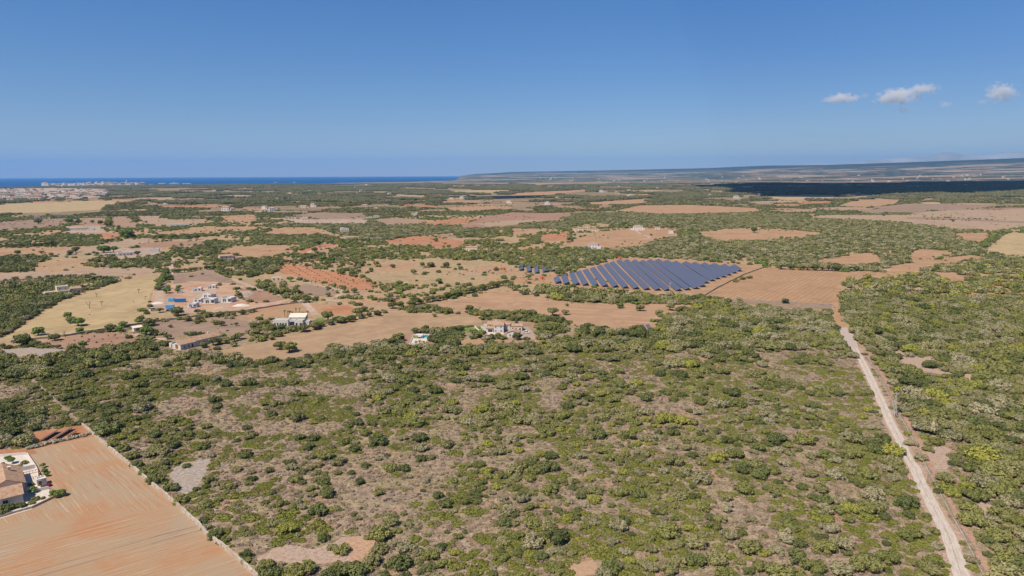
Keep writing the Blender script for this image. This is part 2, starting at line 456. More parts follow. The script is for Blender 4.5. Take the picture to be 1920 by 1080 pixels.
# fields: (outline in photo pixels, material)
FIELDS = [
 ([(0, 354), (120, 353), (200, 354), (205, 367), (170, 371), (80, 375), (0, 377)], 'pink'),
 ([(-200, 353.5), (0, 353.2), (120, 352.6), (190, 354), (150, 357), (0, 358.5), (-200, 359)], 'rows'),
 ([(-200, 392), (0, 384), (60, 379), (130, 377), (250, 375.5), (252, 378), (200, 384), (190, 393), (100, 398), (0, 400), (-200, 402)], 'straw'),
 ([(60, 377.3), (130, 376.2), (131, 378.6), (60, 380.3)], 'red'),
 ([(250, 371), (337, 369.5), (337, 373), (250, 374.5)], 'straw'),
 ([(170, 374), (250, 372), (250, 375), (170, 376)], 'red'),
 ([(-200, 440), (30, 414), (120, 409), (150, 411), (125, 418), (110, 424), (40, 428), (0, 432), (-200, 446)], 'brown'),
 ([(155, 409), (200, 408), (200, 424), (150, 426), (140, 420)], 'tan'),
 ([(208, 407), (240, 406), (262, 426), (208, 427)], 'tan'),
 ([(250, 405), (300, 404.5), (300, 410), (340, 413), (385, 413), (380, 421), (290, 424)], 'pale'),
 ([(410, 405), (478, 402), (482, 413), (420, 414)], 'orange'),
 ([(120, 425), (190, 423), (200, 436), (130, 437)], 'pink'),
 ([(185, 437), (230, 437), (230, 446), (185, 447)], 'rust'),
 ([(300, 435), (345, 430), (400, 426), (480, 424), (480, 430), (390, 434), (320, 440)], 'orange'),
 ([(85, 481), (100, 472), (160, 463), (230, 452), (283, 445), (287, 449), (260, 460), (215, 464), (150, 476), (100, 482)], 'pale'),
 ([(252, 463), (270, 456), (320, 452), (390, 452), (380, 458), (340, 461), (300, 464)], 'redbrown'),
 ([(-200, 470), (0, 465), (110, 463), (125, 465), (90, 476), (0, 479), (-200, 484)], 'orange'),
 ([(170, 478), (200, 466), (300, 465), (310, 476), (240, 484)], 'pink'),
 ([(58, 500), (90, 492), (160, 486), (175, 487), (140, 494), (95, 500)], 'orange'),
 ([(-200, 516), (0, 512), (120, 508), (180, 504), (240, 503), (305, 502), (300, 510), (260, 515), (200, 519), (160, 516), (90, 520), (0, 527), (-200, 540)], 'pale'),
 ([(-60, 655), (0, 639), (40, 612), (100, 575), (160, 552), (180, 544), (220, 530), (260, 522), (292, 520), (293, 530), (283, 550), (275, 580), (258, 604), (240, 611), (195, 617), (140, 626), (60, 637), (20, 640), (0, 642)], 'straw'),
 ([(75, 643), (110, 636), (160, 627), (215, 624), (280, 636), (262, 644), (215, 650), (180, 651), (110, 650)], 'redbrown'),
 ([(265, 608), (300, 602), (360, 598), (420, 595), (475, 604), (470, 620), (440, 630), (390, 631), (310, 630), (270, 622)], 'brown'),
 ([(325, 515), (360, 512), (400, 505), (410, 515), (440, 525), (430, 535), (360, 530), (325, 532)], 'brown'),
 ([(288, 540), (330, 532), (360, 527), (400, 528), (440, 533), (480, 540), (545, 562), (520, 572), (470, 579), (400, 584), (340, 588), (290, 582), (283, 563)], 'site'),
 ([(300, 548), (350, 536), (430, 537), (470, 550), (440, 560), (400, 572), (350, 575), (320, 565)], 'site'),
 ([(452, 541), (495, 545), (540, 560), (500, 569), (460, 566), (445, 553)], 'redbrown'),
 ([(517, 508), (525, 497), (545, 495), (600, 505), (660, 517), (714, 535), (700, 541), (665, 545), (600, 531), (560, 518), (530, 513)], 'rust'),
 ([(540, 537), (575, 533), (610, 540), (632, 548), (625, 556), (590, 555), (560, 550)], 'brown'),
 ([(408, 471), (440, 462), (480, 461), (556, 461), (545, 468), (515, 477), (480, 484), (450, 477)], 'orange'),
 ([(562, 470), (600, 458), (640, 457), (640, 463), (590, 470), (570, 478)], 'red'),
 ([(715, 453), (770, 443), (810, 443), (870, 452), (875, 458), (830, 466), (790, 460), (740, 457)], 'red'),
 ([(490, 438), (530, 426), (590, 426), (610, 433), (590, 438), (520, 439)], 'orange'),
 ([(540, 404), (600, 398), (680, 400), (690, 409), (600, 411)], 'brown'),
 ([(510, 409), (600, 411), (690, 412), (690, 419), (560, 419)], 'pink'),
 ([(697, 412), (740, 408), (800, 412), (790, 421), (730, 420)], 'tan'),
 ([(790, 419), (850, 409), (897, 409), (890, 415), (850, 421), (800, 422)], 'red'),
 ([(858, 425), (890, 413), (900, 408), (960, 398), (1030, 400), (1078, 401), (1050, 411), (1010, 416), (960, 423), (900, 427)], 'redbrown'),
 ([(895, 419), (960, 413), (1040, 412), (1010, 416), (960, 423), (905, 425)], 'pale'),
 ([(835, 388), (900, 386), (960, 386), (960, 391), (880, 396), (840, 394)], 'orange'),
 ([(955, 369), (962, 362), (1040, 358), (1100, 356), (1106, 358), (1060, 362), (1020, 367)], 'orange'),
 ([(835, 358), (915, 356), (960, 356), (940, 361), (850, 361.5)], 'straw'),
 ([(1100, 379), (1210, 372), (1228, 374), (1200, 381), (1110, 384)], 'orange'),
 ([(1150, 396), (1200, 385), (1290, 384), (1420, 390), (1427, 397), (1350, 399), (1230, 401)], 'orange'),
 ([(1050, 460), (1110, 436), (1180, 428), (1255, 428), (1275, 441), (1220, 453), (1200, 461), (1140, 464)], 'orange'),
 ([(1010, 441), (1065, 435), (1070, 451), (1020, 452)], 'red'),
 ([(960, 428), (1000, 430), (1010, 440), (960, 442)], 'orange'),
 ([(1300, 435), (1400, 430), (1500, 435), (1542, 438), (1500, 445), (1400, 451), (1340, 449)], 'orange'),
 ([(1435, 370), (1500, 367), (1570, 367), (1560, 372), (1480, 375)], 'straw'),
 ([(1570, 386), (1600, 376), (1650, 373), (1690, 374), (1680, 382), (1630, 388)], 'orange'),
 ([(1490, 379), (1560, 376), (1560, 381), (1500, 384)], 'red'),
 ([(1605, 396), (1640, 388), (1700, 382), (1800, 381), (1880, 385), (1840, 391), (1700, 397), (1640, 400)], 'brown'),
 ([(1510, 407), (1560, 403), (1700, 403), (1720, 398), (1780, 394), (1925, 391), (2300, 386), (2300, 428), (1920, 424), (1880, 428), (1820, 430), (1760, 425), (1700, 418), (1640, 413)], 'pale'),
 ([(1700, 407), (1800, 409), (1925, 416), (1925, 419), (1800, 413), (1700, 410)], 'brown'),
 ([(1435, 428), (1500, 432), (1552, 438), (1500, 441), (1440, 441)], 'orange'),
 ([(1785, 439), (1860, 435), (1850, 448), (1835, 454), (1800, 448)], 'orange'),
 ([(1842, 471), (1880, 441), (1890, 437), (1925, 437), (2300, 436), (2300, 500), (1920, 481), (1880, 477)], 'straw'),
 ([(1508, 491), (1560, 485), (1600, 475), (1640, 474), (1655, 485), (1650, 493), (1600, 496), (1560, 493)], 'orange'),
 ([(1700, 479), (1720, 467), (1760, 468), (1792, 475), (1760, 484), (1710, 489)], 'orange'),
 ([(1640, 511), (1680, 497), (1740, 488), (1820, 478), (1850, 482), (1800, 493), (1730, 501), (1700, 513), (1640, 521)], 'orange'),
 ([(955, 519), (1000, 515), (1060, 517), (1160, 483), (1290, 487), (1435, 499), (1425, 512), (1322, 555), (1270, 549), (1150, 543), (1060, 538), (1000, 532), (960, 530)], 'orange'),
 ([(1318, 556), (1345, 540), (1395, 515), (1437, 502), (1560, 505), (1578, 510), (1640, 508), (1640, 516), (1587, 522), (1574, 540), (1566, 573), (1440, 566), (1390, 563), (1340, 559)], 'plough'),
 ([(1360, 560), (1390, 563), (1440, 566), (1568, 573), (1566, 579), (1480, 577), (1400, 570)], 'brown'),
 ([(810, 576), (870, 560), (920, 548), (960, 543), (1010, 555), (1070, 568), (1190, 570), (1300, 573), (1240, 592), (1225, 619), (1130, 621), (1085, 613), (1070, 601), (1040, 598), (1010, 590), (900, 576), (860, 580)], 'sand'),
 ([(385, 664), (470, 645), (530, 628), (600, 612), (680, 594), (750, 584), (830, 588), (900, 598), (905, 607), (860, 610), (800, 620), (750, 628), (700, 645), (640, 652), (600, 660), (540, 673), (480, 676), (440, 672)], 'straw2'),
 ([(1139, 343), (1240, 334), (1400, 331.5), (1560, 331), (1570, 334), (1500, 337), (1650, 338), (1720, 339), (1690, 343), (1560, 345), (1400, 341), (1250, 342)], 'pale'),
 ([(960, 343.5), (1120, 341.5), (1150, 344), (1010, 346.5)], 'orange'),
 ([(820, 343.3), (960, 343.0), (955, 345.2), (830, 345)], 'orange'),
 ([(380, 590), (470, 584), (480, 600), (420, 598), (385, 602)], 'tan'),
 ([(450, 588), (490, 577), (560, 568), (660, 574), (665, 588), (600, 594), (570, 585), (470, 600)], 'orange'),
 ([(600, 577), (650, 572), (668, 582), (655, 590), (610, 586)], 'rust'),
 ([(893, 610), (940, 600), (1005, 605), (1022, 640), (960, 645), (905, 636)], 'tan'),
 ([(755, 628), (775, 626), (812, 628), (806, 650), (752, 648)], 'redbrown'),
 ([(855, 640), (900, 632), (930, 640), (900, 652), (860, 652)], 'orange'),
]
_r = random.Random(12)
for k in range(110):
    y_ = 351 + 47 * _r.random() ** 1.1; x_ = _r.uniform(215 if y_ < 402 else -50, 1900)
    if x_ > 1360 and y_ < 368: continue
    w_ = _r.uniform(14, 62) * (0.8 if y_ < 365 else 1.2); h_ = _r.uniform(.35, .9) * (1 + (y_ - 350) / 22)
    if any(inpoly(np.array([x_]), np.array([y_]), q_[0])[0] for q_ in FIELDS): continue
    n_ = 8; sk = _r.uniform(-.04, .04)
    pl = [(x_ + w_ * math.cos(6.283 * i / n_) * _r.uniform(.75, 1.1), y_ + sk * w_ * math.cos(6.283 * i / n_) - h_ * math.sin(6.283 * i / n_) * _r.uniform(.7, 1.1)) for i in range(n_)]
    FIELDS.append((pl, _r.choice(['orange', 'tan', 'pale', 'straw', 'orange', 'redbrown', 'brown', 'red'])))
for poly, mk in FIELDS:
    ground_sheet('field', poly, M[mk])

for pl in [[(288, 566), (300, 560), (314, 562), (312, 573), (296, 577), (286, 573)], [(400, 556), (425, 552), (440, 558), (430, 572), (410, 574)], [(445, 546), (468, 545), (476, 552), (462, 558), (447, 555)],
           [(352, 549), (405, 547), (404, 552), (356, 554)], [(312, 580), (345, 577), (372, 581), (350, 586), (318, 586)]]: ground_sheet('clearing', pl, M['pink'], amp=1.0, step=2.5)
# the big ploughed field in the lower left corner: furrows of two directions
WALL = [(60, 712), (122, 768), (184, 823), (258, 885), (316, 934), (373, 985), (385, 1000), (448, 1050), (479, 1079), (520, 1116), (640, 1215)]
t = NT('reddish_ploughed_earth')
ra, rb = rot_of((258, 885), (184, 823)), rot_of((100, 1075), (385, 992))
base = t.ramp(t.noise(0.045, 5, 0.6), [(0.34, (0.35, 0.195, 0.105)), (0.45, (0.34, 0.23, 0.14)), (0.62, (0.32, 0.245, 0.165))])
sa = t.noise(1.0, 5, 0.75, t.mapping((1.5, 0.05, 0.7), ra)); sb = t.noise(1.0, 5, 0.75, t.mapping((1.5, 0.04, 0.7), rb))
pa = t.sep()
edge = t.math('ADD', t.math('MULTIPLY', pa[1], 1.0), t.math('MULTIPLY', pa[0], -0.25))
edge = t.math('ADD', edge, t.math('MULTIPLY', t.noise(0.06, 3, 0.5), 14.0))
q = at(250, 965); eq = q.y - 0.25 * q.x + 7
sel = t.math('MULTIPLY', t.math('SUBTRACT', edge, eq), 0.25, clamp=True)
st = t.mix(sel, sb, sa)
redp = t.ramp(t.noise(0.05, 4, 0.6, dist=1.0), [(0.42, 0.2), (0.60, 1)])
c = t.mix(t.math('MULTIPLY', t.ramp(st, [(0.50, 0), (0.58, 0.75)]), redp), base, (0.37, 0.145, 0.06))
c = t.mix(t.ramp(st, [(0.62, 0), (0.68, 0.6)]), c, (0.24, 0.10, 0.055))
c = t.mix(t.ramp(st, [(0.33, 0.7), (0.43, 0)]), c, (0.46, 0.375, 0.28))
c = t.mix(t.ramp(t.noise(1.3, 4, 0.7), [(0.5, 0), (0.7, 0.35)]), c, (0.33, 0.19, 0.10))
t.color(c); t.bump(st, 0.6, 0.2)
M['bigplough'] = t.m
ground_sheet('field', [(-400, 930), (0, 846), (55, 842), (172, 818), (186, 824), (258, 887), (316, 936), (373, 987), (385, 1002), (448, 1052), (479, 1081), (515, 1112), (638, 1215), (600, 1300), (-400, 1400)], M['bigplough'], amp=0)
ground_sheet('field', [(40, 838), (62, 812), (95, 805), (150, 796), (176, 817), (168, 820), (57, 843)], M['rust'], amp=0.4)
ground_sheet('field', [(-100, 862), (0, 844), (58, 841), (70, 850), (0, 860), (-100, 878)], M['rust'], amp=0.4)

strip('wheel_track', [(60, 1084), (150, 1058), (240, 1032), (310, 1012), (385, 992)], 0.55, M['brown'], wob=0.8)
strip('wheel_track', [(40, 1079), (130, 1052), (230, 1024), (300, 1004), (378, 984)], 0.4, M['brown'], wob=1.0)
# stony clearings, bare patches in the scrub
def stony(name, c1, c2):
    t = NT(name)
    n = t.noise(0.9, 5, 0.75)
    c = t.ramp(n, [(0.35, mul(c1, 0.6)), (0.48, c1), (0.65, c2)])
    c = t.mix(t.ramp(t.noise(3.0, 3, 0.7), [(0.56, 0), (0.68, 0.8)]), c, mul(c1, 0.35))
    c = t.mix(t.ramp(t.noise(0.12, 4, 0.6), [(0.5, 0), (0.62, 0.6)]), c, (0.36, 0.24, 0.16))
    t.color(c); t.bump(n, 0.5, 0.15); return t.m
M['stony'] = stony('grey_stones', (0.30, 0.25, 0.21), (0.42, 0.36, 0.30))
M['bare'] = stony('bare_pink_earth', (0.36, 0.26, 0.20), (0.44, 0.335, 0.255))
M['barered'] = stony('bare_orange_earth', (0.40, 0.25, 0.16), (0.46, 0.31, 0.21))
CLEAR = [([(315, 888), (345, 865), (400, 860), (385, 890), (368, 915), (345, 932), (325, 912)], 'stony'),
 ([(0, 655), (60, 652), (120, 655), (150, 660), (100, 667), (40, 668), (0, 664)], 'stony'),
 ([(480, 1050), (520, 1020), (590, 1030), (640, 1010), (700, 1000), (690, 1040), (640, 1060), (560, 1058)], 'bare'),
 ([(640, 1020), (665, 1005), (700, 1002), (720, 1025), (690, 1055), (655, 1050)], 'barered'),
 ([(1668, 660), (1695, 655), (1700, 672), (1745, 668), (1750, 690), (1800, 705), (1760, 702), (1715, 692), (1690, 680)], 'bare'),
 ([(1805, 700), (1835, 705), (1820, 722), (1808, 715)], 'bare'),
 ([(1060, 1062), (1110, 1050), (1130, 1075), (1070, 1085)], 'barered'),
 ([(1730, 850), (1760, 835), (1790, 845), (1775, 880), (1745, 880)], 'bare'),
 ([(1830, 940), (1860, 930), (1880, 960), (1850, 975)], 'bare'),
]
for poly, mk in CLEAR: ground_sheet('clearing', poly, M[mk], amp=4.5, step=2.2)

# ------------------------------------------------------------------ the dirt track and other ways
t = NT('white_gravel')
n = t.noise(1.1, 5, 0.75, t.mapping((1.6, 0.22, 1), rot_of((1804, 1080), (1660, 770))))
c = t.ramp(n, [(0.3, (0.34, 0.275, 0.225)), (0.48, (0.46, 0.395, 0.335)), (0.68, (0.55, 0.49, 0.425))])
c = t.mix(t.ramp(t.noise(4.0, 3, 0.7), [(0.5, 0), (0.72, 0.5)]), c, (0.25, 0.19, 0.15))
t.color(c); t.bump(n, 0.4, 0.08); M['gravel'] = t.m
TRACK = [(1905, 1300), (1836, 1140), (1804.6, 1080), (1781.7, 1014), (1753, 956.6), (1727, 905), (1715.6, 879), (1698, 850), (1687, 824.5), (1669.7, 793), (1659.6, 769), (1645, 737), (1627.5, 700), (1615, 675), (1600, 650)]
M['verge'] = stony('verge_earth', (0.36, 0.25, 0.185), (0.45, 0.33, 0.245))
M['trench'] = stony('red_cut_earth', (0.34, 0.205, 0.14), (0.43, 0.31, 0.23))
vo, _ = strip('verge', TRACK, 6.2, M['verge'], wob=0.5)
tr, TRQ = strip('road', TRACK, 3.9, M['gravel'], widths=[4.0, 4.0, 3.9, 3.7, 3.6, 3.5, 3.5, 3.4, 3.4, 3.4, 3.4, 3.5, 3.5, 3.5, 3.6])
M['mid'] = stony('gravel_between_wheel_ruts', (0.38, 0.32, 0.26), (0.48, 0.42, 0.35))
strip('road', TRACK, 0.3, M['mid'], wob=1.6)
M['concrete'] = plain('old_concrete', (0.40, 0.325, 0.285), 0.9, 0.15, 0.8)
strip('road', [(1601, 652), (1594, 640), (1587.5, 630), (1582, 620), (1578, 613)], 7.5, M['concrete'], widths=[4.5, 7, 8, 8, 6])
strip('road', [(1579, 614), (1573, 603), (1572, 587), (1566, 577), (1566, 566), (1571, 545), (1580, 525), (1592, 513), (1660, 504), (1740, 492), (1820, 482), (1850, 473)], 4.5, M['orange'])
strip('path', [(1842, 473), (1860, 458), (1880, 441), (1886, 436)], 5.0, M['pale'])
FENCE = [(1966, 1310), (1878, 1150), (1842, 1077), (1807.5, 1008), (1784.5, 968), (1759, 919), (1736, 876), (1710, 822), (1698, 799), (1681, 770), (1655, 717), (1625, 667), (1605, 642), (1590, 610), (1578, 590), (1568, 577)]
def offset_line(pts, d):
    P = [at(*p) for p in pts]; out = []
    for i, p in enumerate(P):
        u = P[min(i + 1, len(P) - 1)] - P[max(i - 1, 0)]; u.normalize()
        out.append(p + Vector((u.y, -u.x, 0)) * d)
    return out
strip('trench', offset_line(FENCE[:13], 1.7), 1.7, M['trench'], px=False, wob=0.7)
M['track'] = field_mat('worn_track', (0.47, 0.36, 0.27), (0.43, 0.32, 0.24), (0.36, 0.25, 0.18), 0)
for pts, w in [([(296, 570), (303, 548), (313, 525), (322, 505), (322, 492), (318, 483)], 7), ([(440, 524), (480, 541), (520, 548), (562, 560), (575, 572), (592, 590)], 5.5),
               ([(553, 525), (592, 533), (630, 542), (641, 546), (636, 553), (630, 557)], 4.5), ([(310, 536), (360, 533), (420, 531), (455, 540)], 4), ([(340, 578), (400, 584), (460, 580), (500, 570), (530, 566)], 4),
               ([(247, 625), (280, 634), (315, 636)], 4), ([(562, 567), (600, 562), (640, 566)], 5), ([(1440, 632), (1480, 634), (1518, 636)], 1.6), ([(1000, 640), (1020, 645), (1045, 640)], 3),
               ([(1192, 431), (1200, 438), (1218, 445), (1200, 449)], 5), ([(640, 459), (585, 470), (580, 476)], 5), ([(1330, 450), (1300, 446), (1262, 438)], 4)]:
    strip('path', pts, w, M['track'])
NOVEG_LINES = [([at(*p) for p in TRACK], 3.0), ([at(*p) for p in FENCE], 0.9), ([at(*p) for p in WALL], 1.2), (offset_line(FENCE[:13], 1.7), 1.6),
  ([at(*p) for p in [(1600, 650), (1587, 630), (1572, 600), (1566, 570)]], 4.5)]
def near_line(x, y, P, d):
    out = np.zeros(np.shape(x), bool)
    for a, b in zip(P[:-1], P[1:]):
        ab = b - a; L2 = ab.x ** 2 + ab.y ** 2
        t_ = np.clip(((x - a.x) * ab.x + (y - a.y) * ab.y) / L2, 0, 1)
        out |= (x - a.x - t_ * ab.x) ** 2 + (y - a.y - t_ * ab.y) ** 2 < d * d
    return out

# ------------------------------------------------------------------ building materials
M['white'] = plain('white_render', (0.60, 0.57, 0.53), 0.85, 0.10, 0.5)
M['cream'] = plain('cream_render', (0.66, 0.57, 0.46), 0.85, 0.12, 0.5)
M['stone'] = plain('sandstone_wall', (0.66, 0.54, 0.40), 0.9, 0.25, 1.2)
M['block'] = plain('grey_white_blockwork', (0.56, 0.54, 0.52), 0.9, 0.2, 1.0)
M['slab'] = plain('roof_slab', (0.46, 0.40, 0.34), 0.9, 0.15, 0.7)
M['wood'] = plain('brown_timber', (0.28, 0.12, 0.05), 0.7, 0.2, 1.5)
M['steel'] = plain('galvanised_steel', (0.38, 0.38, 0.38), 0.45, 0.1, 2, metal=0.6)
M['blue'] = plain('blue_painted_steel', (0.02, 0.17, 0.42), 0.5, 0.15, 0.9)
M['bluelight'] = plain('light_blue_panel', (0.10, 0.36, 0.62), 0.5, 0.15, 0.9)
M['orangebox'] = plain('orange_painted_metal', (0.62, 0.16, 0.05), 0.6, 0.12, 0.9)
M['rubber'] = plain('black_rubber', (0.02, 0.02, 0.02), 0.8)
M['carwhite'] = plain('white_car_paint', (0.7, 0.7, 0.7), 0.3, 0.04, 1, spec=0.5)
M['cardark'] = plain('dark_car_paint', (0.04, 0.045, 0.055), 0.3, 0.1, 1, spec=0.5)
M['drystone'] = stony('dry_stone', (0.42, 0.36, 0.29), (0.56, 0.50, 0.42))
M['greystone'] = stony('grey_field_stone', (0.28, 0.235, 0.20), (0.38, 0.32, 0.27))
M['paving'] = plain('pale_paving', (0.56, 0.49, 0.42), 0.85, 0.14, 0.9)
M['lawn'] = plain('lawn_grass', (0.13, 0.19, 0.04), 0.9, 0.2, 0.9)
M['pole'] = plain('weathered_pole', (0.50, 0.47, 0.42), 0.8, 0.15, 2)
t = NT('terracotta_tiles')
sx = t.sep()
w1 = t.math('SINE', t.math('MULTIPLY', t.math('ADD', sx[0], t.math('MULTIPLY', sx[1], 0.6)), 12.0))
c = t.ramp(t.noise(0.9, 5, 0.7), [(0.33, (0.27, 0.165, 0.115)), (0.5, (0.40, 0.255, 0.17)), (0.68, (0.47, 0.34, 0.23))])
c = t.mix(t.ramp(w1, [(0.0, 0.0), (1.0, 0.3)]), c, (0.22, 0.12, 0.08)); t.color(c); M['tile'] = t.m
t = NT('window_glass'); t.color((0.03, 0.035, 0.045)); t.b.inputs['Roughness'].default_value = 0.15; t.b.inputs['Specular IOR Level'].default_value = 0.5; M['glass'] = t.m
t = NT('pool_water'); t.color((0.03, 0.30, 0.36)); t.b.inputs['Roughness'].default_value = 0.12; t.b.inputs['Specular IOR Level'].default_value = 0.4
t.bump(t.noise(1.5, 2), 0.15, 0.05); M['pool'] = t.m

FOOT = []
def block_parts(root, blk, foot=True):
    x, y, w, d, h = blk['x'], blk['y'], blk['w'], blk['d'], blk['h']
    wm, rm = M[blk.get('wall', 'white')], M[blk.get('roofmat', 'tile')]
    kind = blk.get('roof', 'flat'); rise = blk.get('rise', 1.6); ax = blk.get('axis', 'x'); ov = 0.35
    mb = MB()
    if kind == 'flat':
        tk = 0.3
        for c, s in (((x, y - d / 2 + tk / 2), (w, tk)), ((x, y + d / 2 - tk / 2), (w, tk))):
            mb.box((c[0], c[1], h / 2), (s[0], s[1], h))
        for sgn in (-1, 1): mb.box((x + sgn * (w / 2 - tk / 2), y, h / 2), (tk, d - 2 * tk, h))
        mb.build('wall', wm, root)
        r_ = MB(); r_.box((x, y, h - 0.45), (w - 2 * tk - 0.01, d - 2 * tk - 0.01, 0.2)); r_.build('roof', M[blk.get('roofmat', 'slab')], root)
    else:
        hw, hd = w / 2, d / 2
        v = [(x - hw, y - hd, 0), (x + hw, y - hd, 0), (x + hw, y + hd, 0), (x - hw, y + hd, 0),
             (x - hw, y - hd, h), (x + hw, y - hd, h), (x + hw, y + hd, h), (x - hw, y + hd, h)]
        f = [(0, 1, 5, 4), (1, 2, 6, 5), (2, 3, 7, 6), (3, 0, 4, 7)]
        if kind == 'gable':
            if ax == 'x': v += [(x - hw, y, h + rise - .06), (x + hw, y, h + rise - .06)]; f += [(4, 7, 8), (6, 5, 9)]
            else: v += [(x, y - hd, h + rise - .06), (x, y + hd, h + rise - .06)]; f += [(5, 4, 8), (7, 6, 9)]
        if kind == 'shed': v += [(x - hw, y + hd, h + rise - .06), (x + hw, y + hd, h + rise - .06)]; f += [(7, 6, 9, 8), (4, 7, 8), (5, 9, 6)]
        mb.quadmesh(v, f); mb.build('wall', wm, root)
        r_ = MB(); th = 0.18
        def slab(a, b, c_, d_):
            P = [Vector(a), Vector(b), Vector(c_), Vector(d_)]
            up = Vector((0, 0, th)); r_.quadmesh(P + [p + up for p in P], [(3, 2, 1, 0), (4, 5, 6, 7), (0, 1, 5, 4), (1, 2, 6, 5), (2, 3, 7, 6), (3, 0, 4, 7)])
        k = ov * rise / ((d if ax == 'x' else w) / 2)
        X0, X1, Y0, Y1 = x - hw - ov, x + hw + ov, y - hd - ov, y + hd + ov
        if kind == 'gable' and ax == 'x':
            slab((X0, Y0, h - k), (X1, Y0, h - k), (X1, y, h + rise), (X0, y, h + rise)); slab((X0, y, h + rise), (X1, y, h + rise), (X1, Y1, h - k), (X0, Y1, h - k))
        elif kind == 'gable':
            slab((X0, Y0, h - k), (x, Y0, h + rise), (x, Y1, h + rise), (X0, Y1, h - k)); slab((x, Y0, h + rise), (X1, Y0, h - k), (X1, Y1, h - k), (x, Y1, h + rise))
        elif kind == 'shed':
            slab((X0, Y0, h), (X1, Y0, h), (X1, Y1, h + rise), (X0, Y1, h + rise))
        elif kind == 'hip':
            L = max(0.4, (w - d) / 2) if ax == 'x' else max(0.4, (d - w) / 2)
            A = [(X0, Y0, h), (X1, Y0, h), (X1, Y1, h), (X0, Y1, h)]
            Rr = [(x - L, y, h + rise), (x + L, y, h + rise)] if ax == 'x' else [(x, y - L, h + rise), (x, y + L, h + rise)]
            fs = [(0, 1, 5, 4), (1, 2, 5), (2, 3, 4, 5), (3, 0, 4), (3, 2, 1, 0)] if ax == 'x' else [(0, 1, 4), (1, 2, 5, 4), (2, 3, 5), (3, 0, 4, 5), (3, 2, 1, 0)]
            r_.quadmesh(A + Rr, fs)
        ro = r_.build('roof', rm, root)
        if blk.get('chimney'):
            c_ = MB(); cx, cy = blk['chimney']; c_.box((x + cx, y + cy, h + rise * 0.8 + 0.3), (0.8, 0.8, 1.4)); c_.box((x + cx, y + cy, h + rise * 0.8 + 1.08), (1.0, 1.0, 0.14))
            ch = c_.build('chimney', wm, ro)
    for (side, items) in blk.get('wins', {}).items():
        for it in items:
            u, z, ww, hh = it[:4]; nm = it[4] if len(it) > 4 else ('door' if z - hh / 2 < 0.15 else 'window')
            g = MB()
            if side in 'fb':
                sy = -1 if side == 'f' else 1; yy = y + sy * d / 2
                g.box((x + u, yy + sy * 0.03, z), (ww, 0.08, hh), mi=0); g.box((x + u, yy + sy * 0.05, z + hh / 2 + 0.07), (ww + 0.3, 0.16, 0.14), mi=1)
                if nm == 'window': g.box((x + u, yy + sy * 0.06, z - hh / 2 - 0.06), (ww + 0.3, 0.2, 0.12), mi=1); g.box((x + u, yy + sy * 0.06, z), (0.06, 0.1, hh), mi=1)
            else:
                sx_ = -1 if side == 'l' else 1; xx = x + sx_ * w / 2
                g.box((xx + sx_ * 0.03, y + u, z), (0.08, ww, hh), mi=0); g.box((xx + sx_ * 0.05, y + u, z + hh / 2 + 0.07), (0.16, ww + 0.3, 0.14), mi=1)
                if nm == 'window': g.box((xx + sx_ * 0.06, y + u, z - hh / 2 - 0.06), (0.2, ww + 0.3, 0.12), mi=1); g.box((xx + sx_ * 0.06, y + u, z), (0.1, 0.06, hh), mi=1)
            dm = M['wood'] if nm in ('shutter', 'gate') else M['glass']
            g.build(nm, [dm, M[blk.get('trim', 'white')]], root)
    if foot:
        p = root.location; rz = root.rotation_euler.z; c, s = math.cos(rz), math.sin(rz)
        FOOT.append((p.x + x * c - y * s, p.y + x * s + y * c, w / 2, d / 2, rz))

def house(label, px, py, rz, blocks, name='house', cat='house', group=None, face=True, k=1.0):
    p = at(px, py)
    root = empty(name, p, R(rz) - (math.atan2(p.x, p.y) if face else 0))
    tag(root, label, cat, group)
    for b in blocks: block_parts(root, b)
    root.scale = (k,) * 3
    return root
def row(n, span, z, w, h, nm=None):
    return [((i - (n - 1) / 2) * span / max(n, 1), z, w, h) + ((nm,) if nm else ()) for i in range(n)]

# white gabled farm building behind the scrub, left
a0, b0 = at(339, 656.5), at(388, 645)
rzw = math.degrees(-math.atan2(b0.x - a0.x, b0.y - a0.y))
c0 = a0 + Vector((math.cos(R(rzw)) * -4, math.sin(R(rzw)) * -4, 0))
r0 = empty('farm_building', c0, R(rzw)); tag(r0, 'long white farm building with tiled gable roofs and a brown gable shutter', 'farm building')
for b in [dict(x=0, y=5, w=8, d=10, h=3.1, roof='gable', axis='y', rise=1.5, wins={'f': [(0.3, 1.7, 2.6, 2.6, 'shutter')], 'r': [(-2.6, 1.5, .9, 1.1), (0.2, 1.5, .9, 1.1), (2.6, 1.1, 1.1, 2.0)]}),
          dict(x=0.2, y=18.6, w=7.6, d=17, h=3.5, roof='gable', axis='y', rise=1.8, chimney=(-1, 3), wins={'r': [(-6, 1.5, 1.2, 1.3), (-3.4, 1.5, .7, 1.1), (1, 1.5, 1.2, 1.3), (4.5, 1.5, 1.2, 1.3)]}),
          dict(x=-6.2, y=4.2, w=4.3, d=7, h=2.7, roof='flat', wins={'f': [(0.6, 1.1, 1.6, 2.1, 'gate')]})]: block_parts(r0, b)

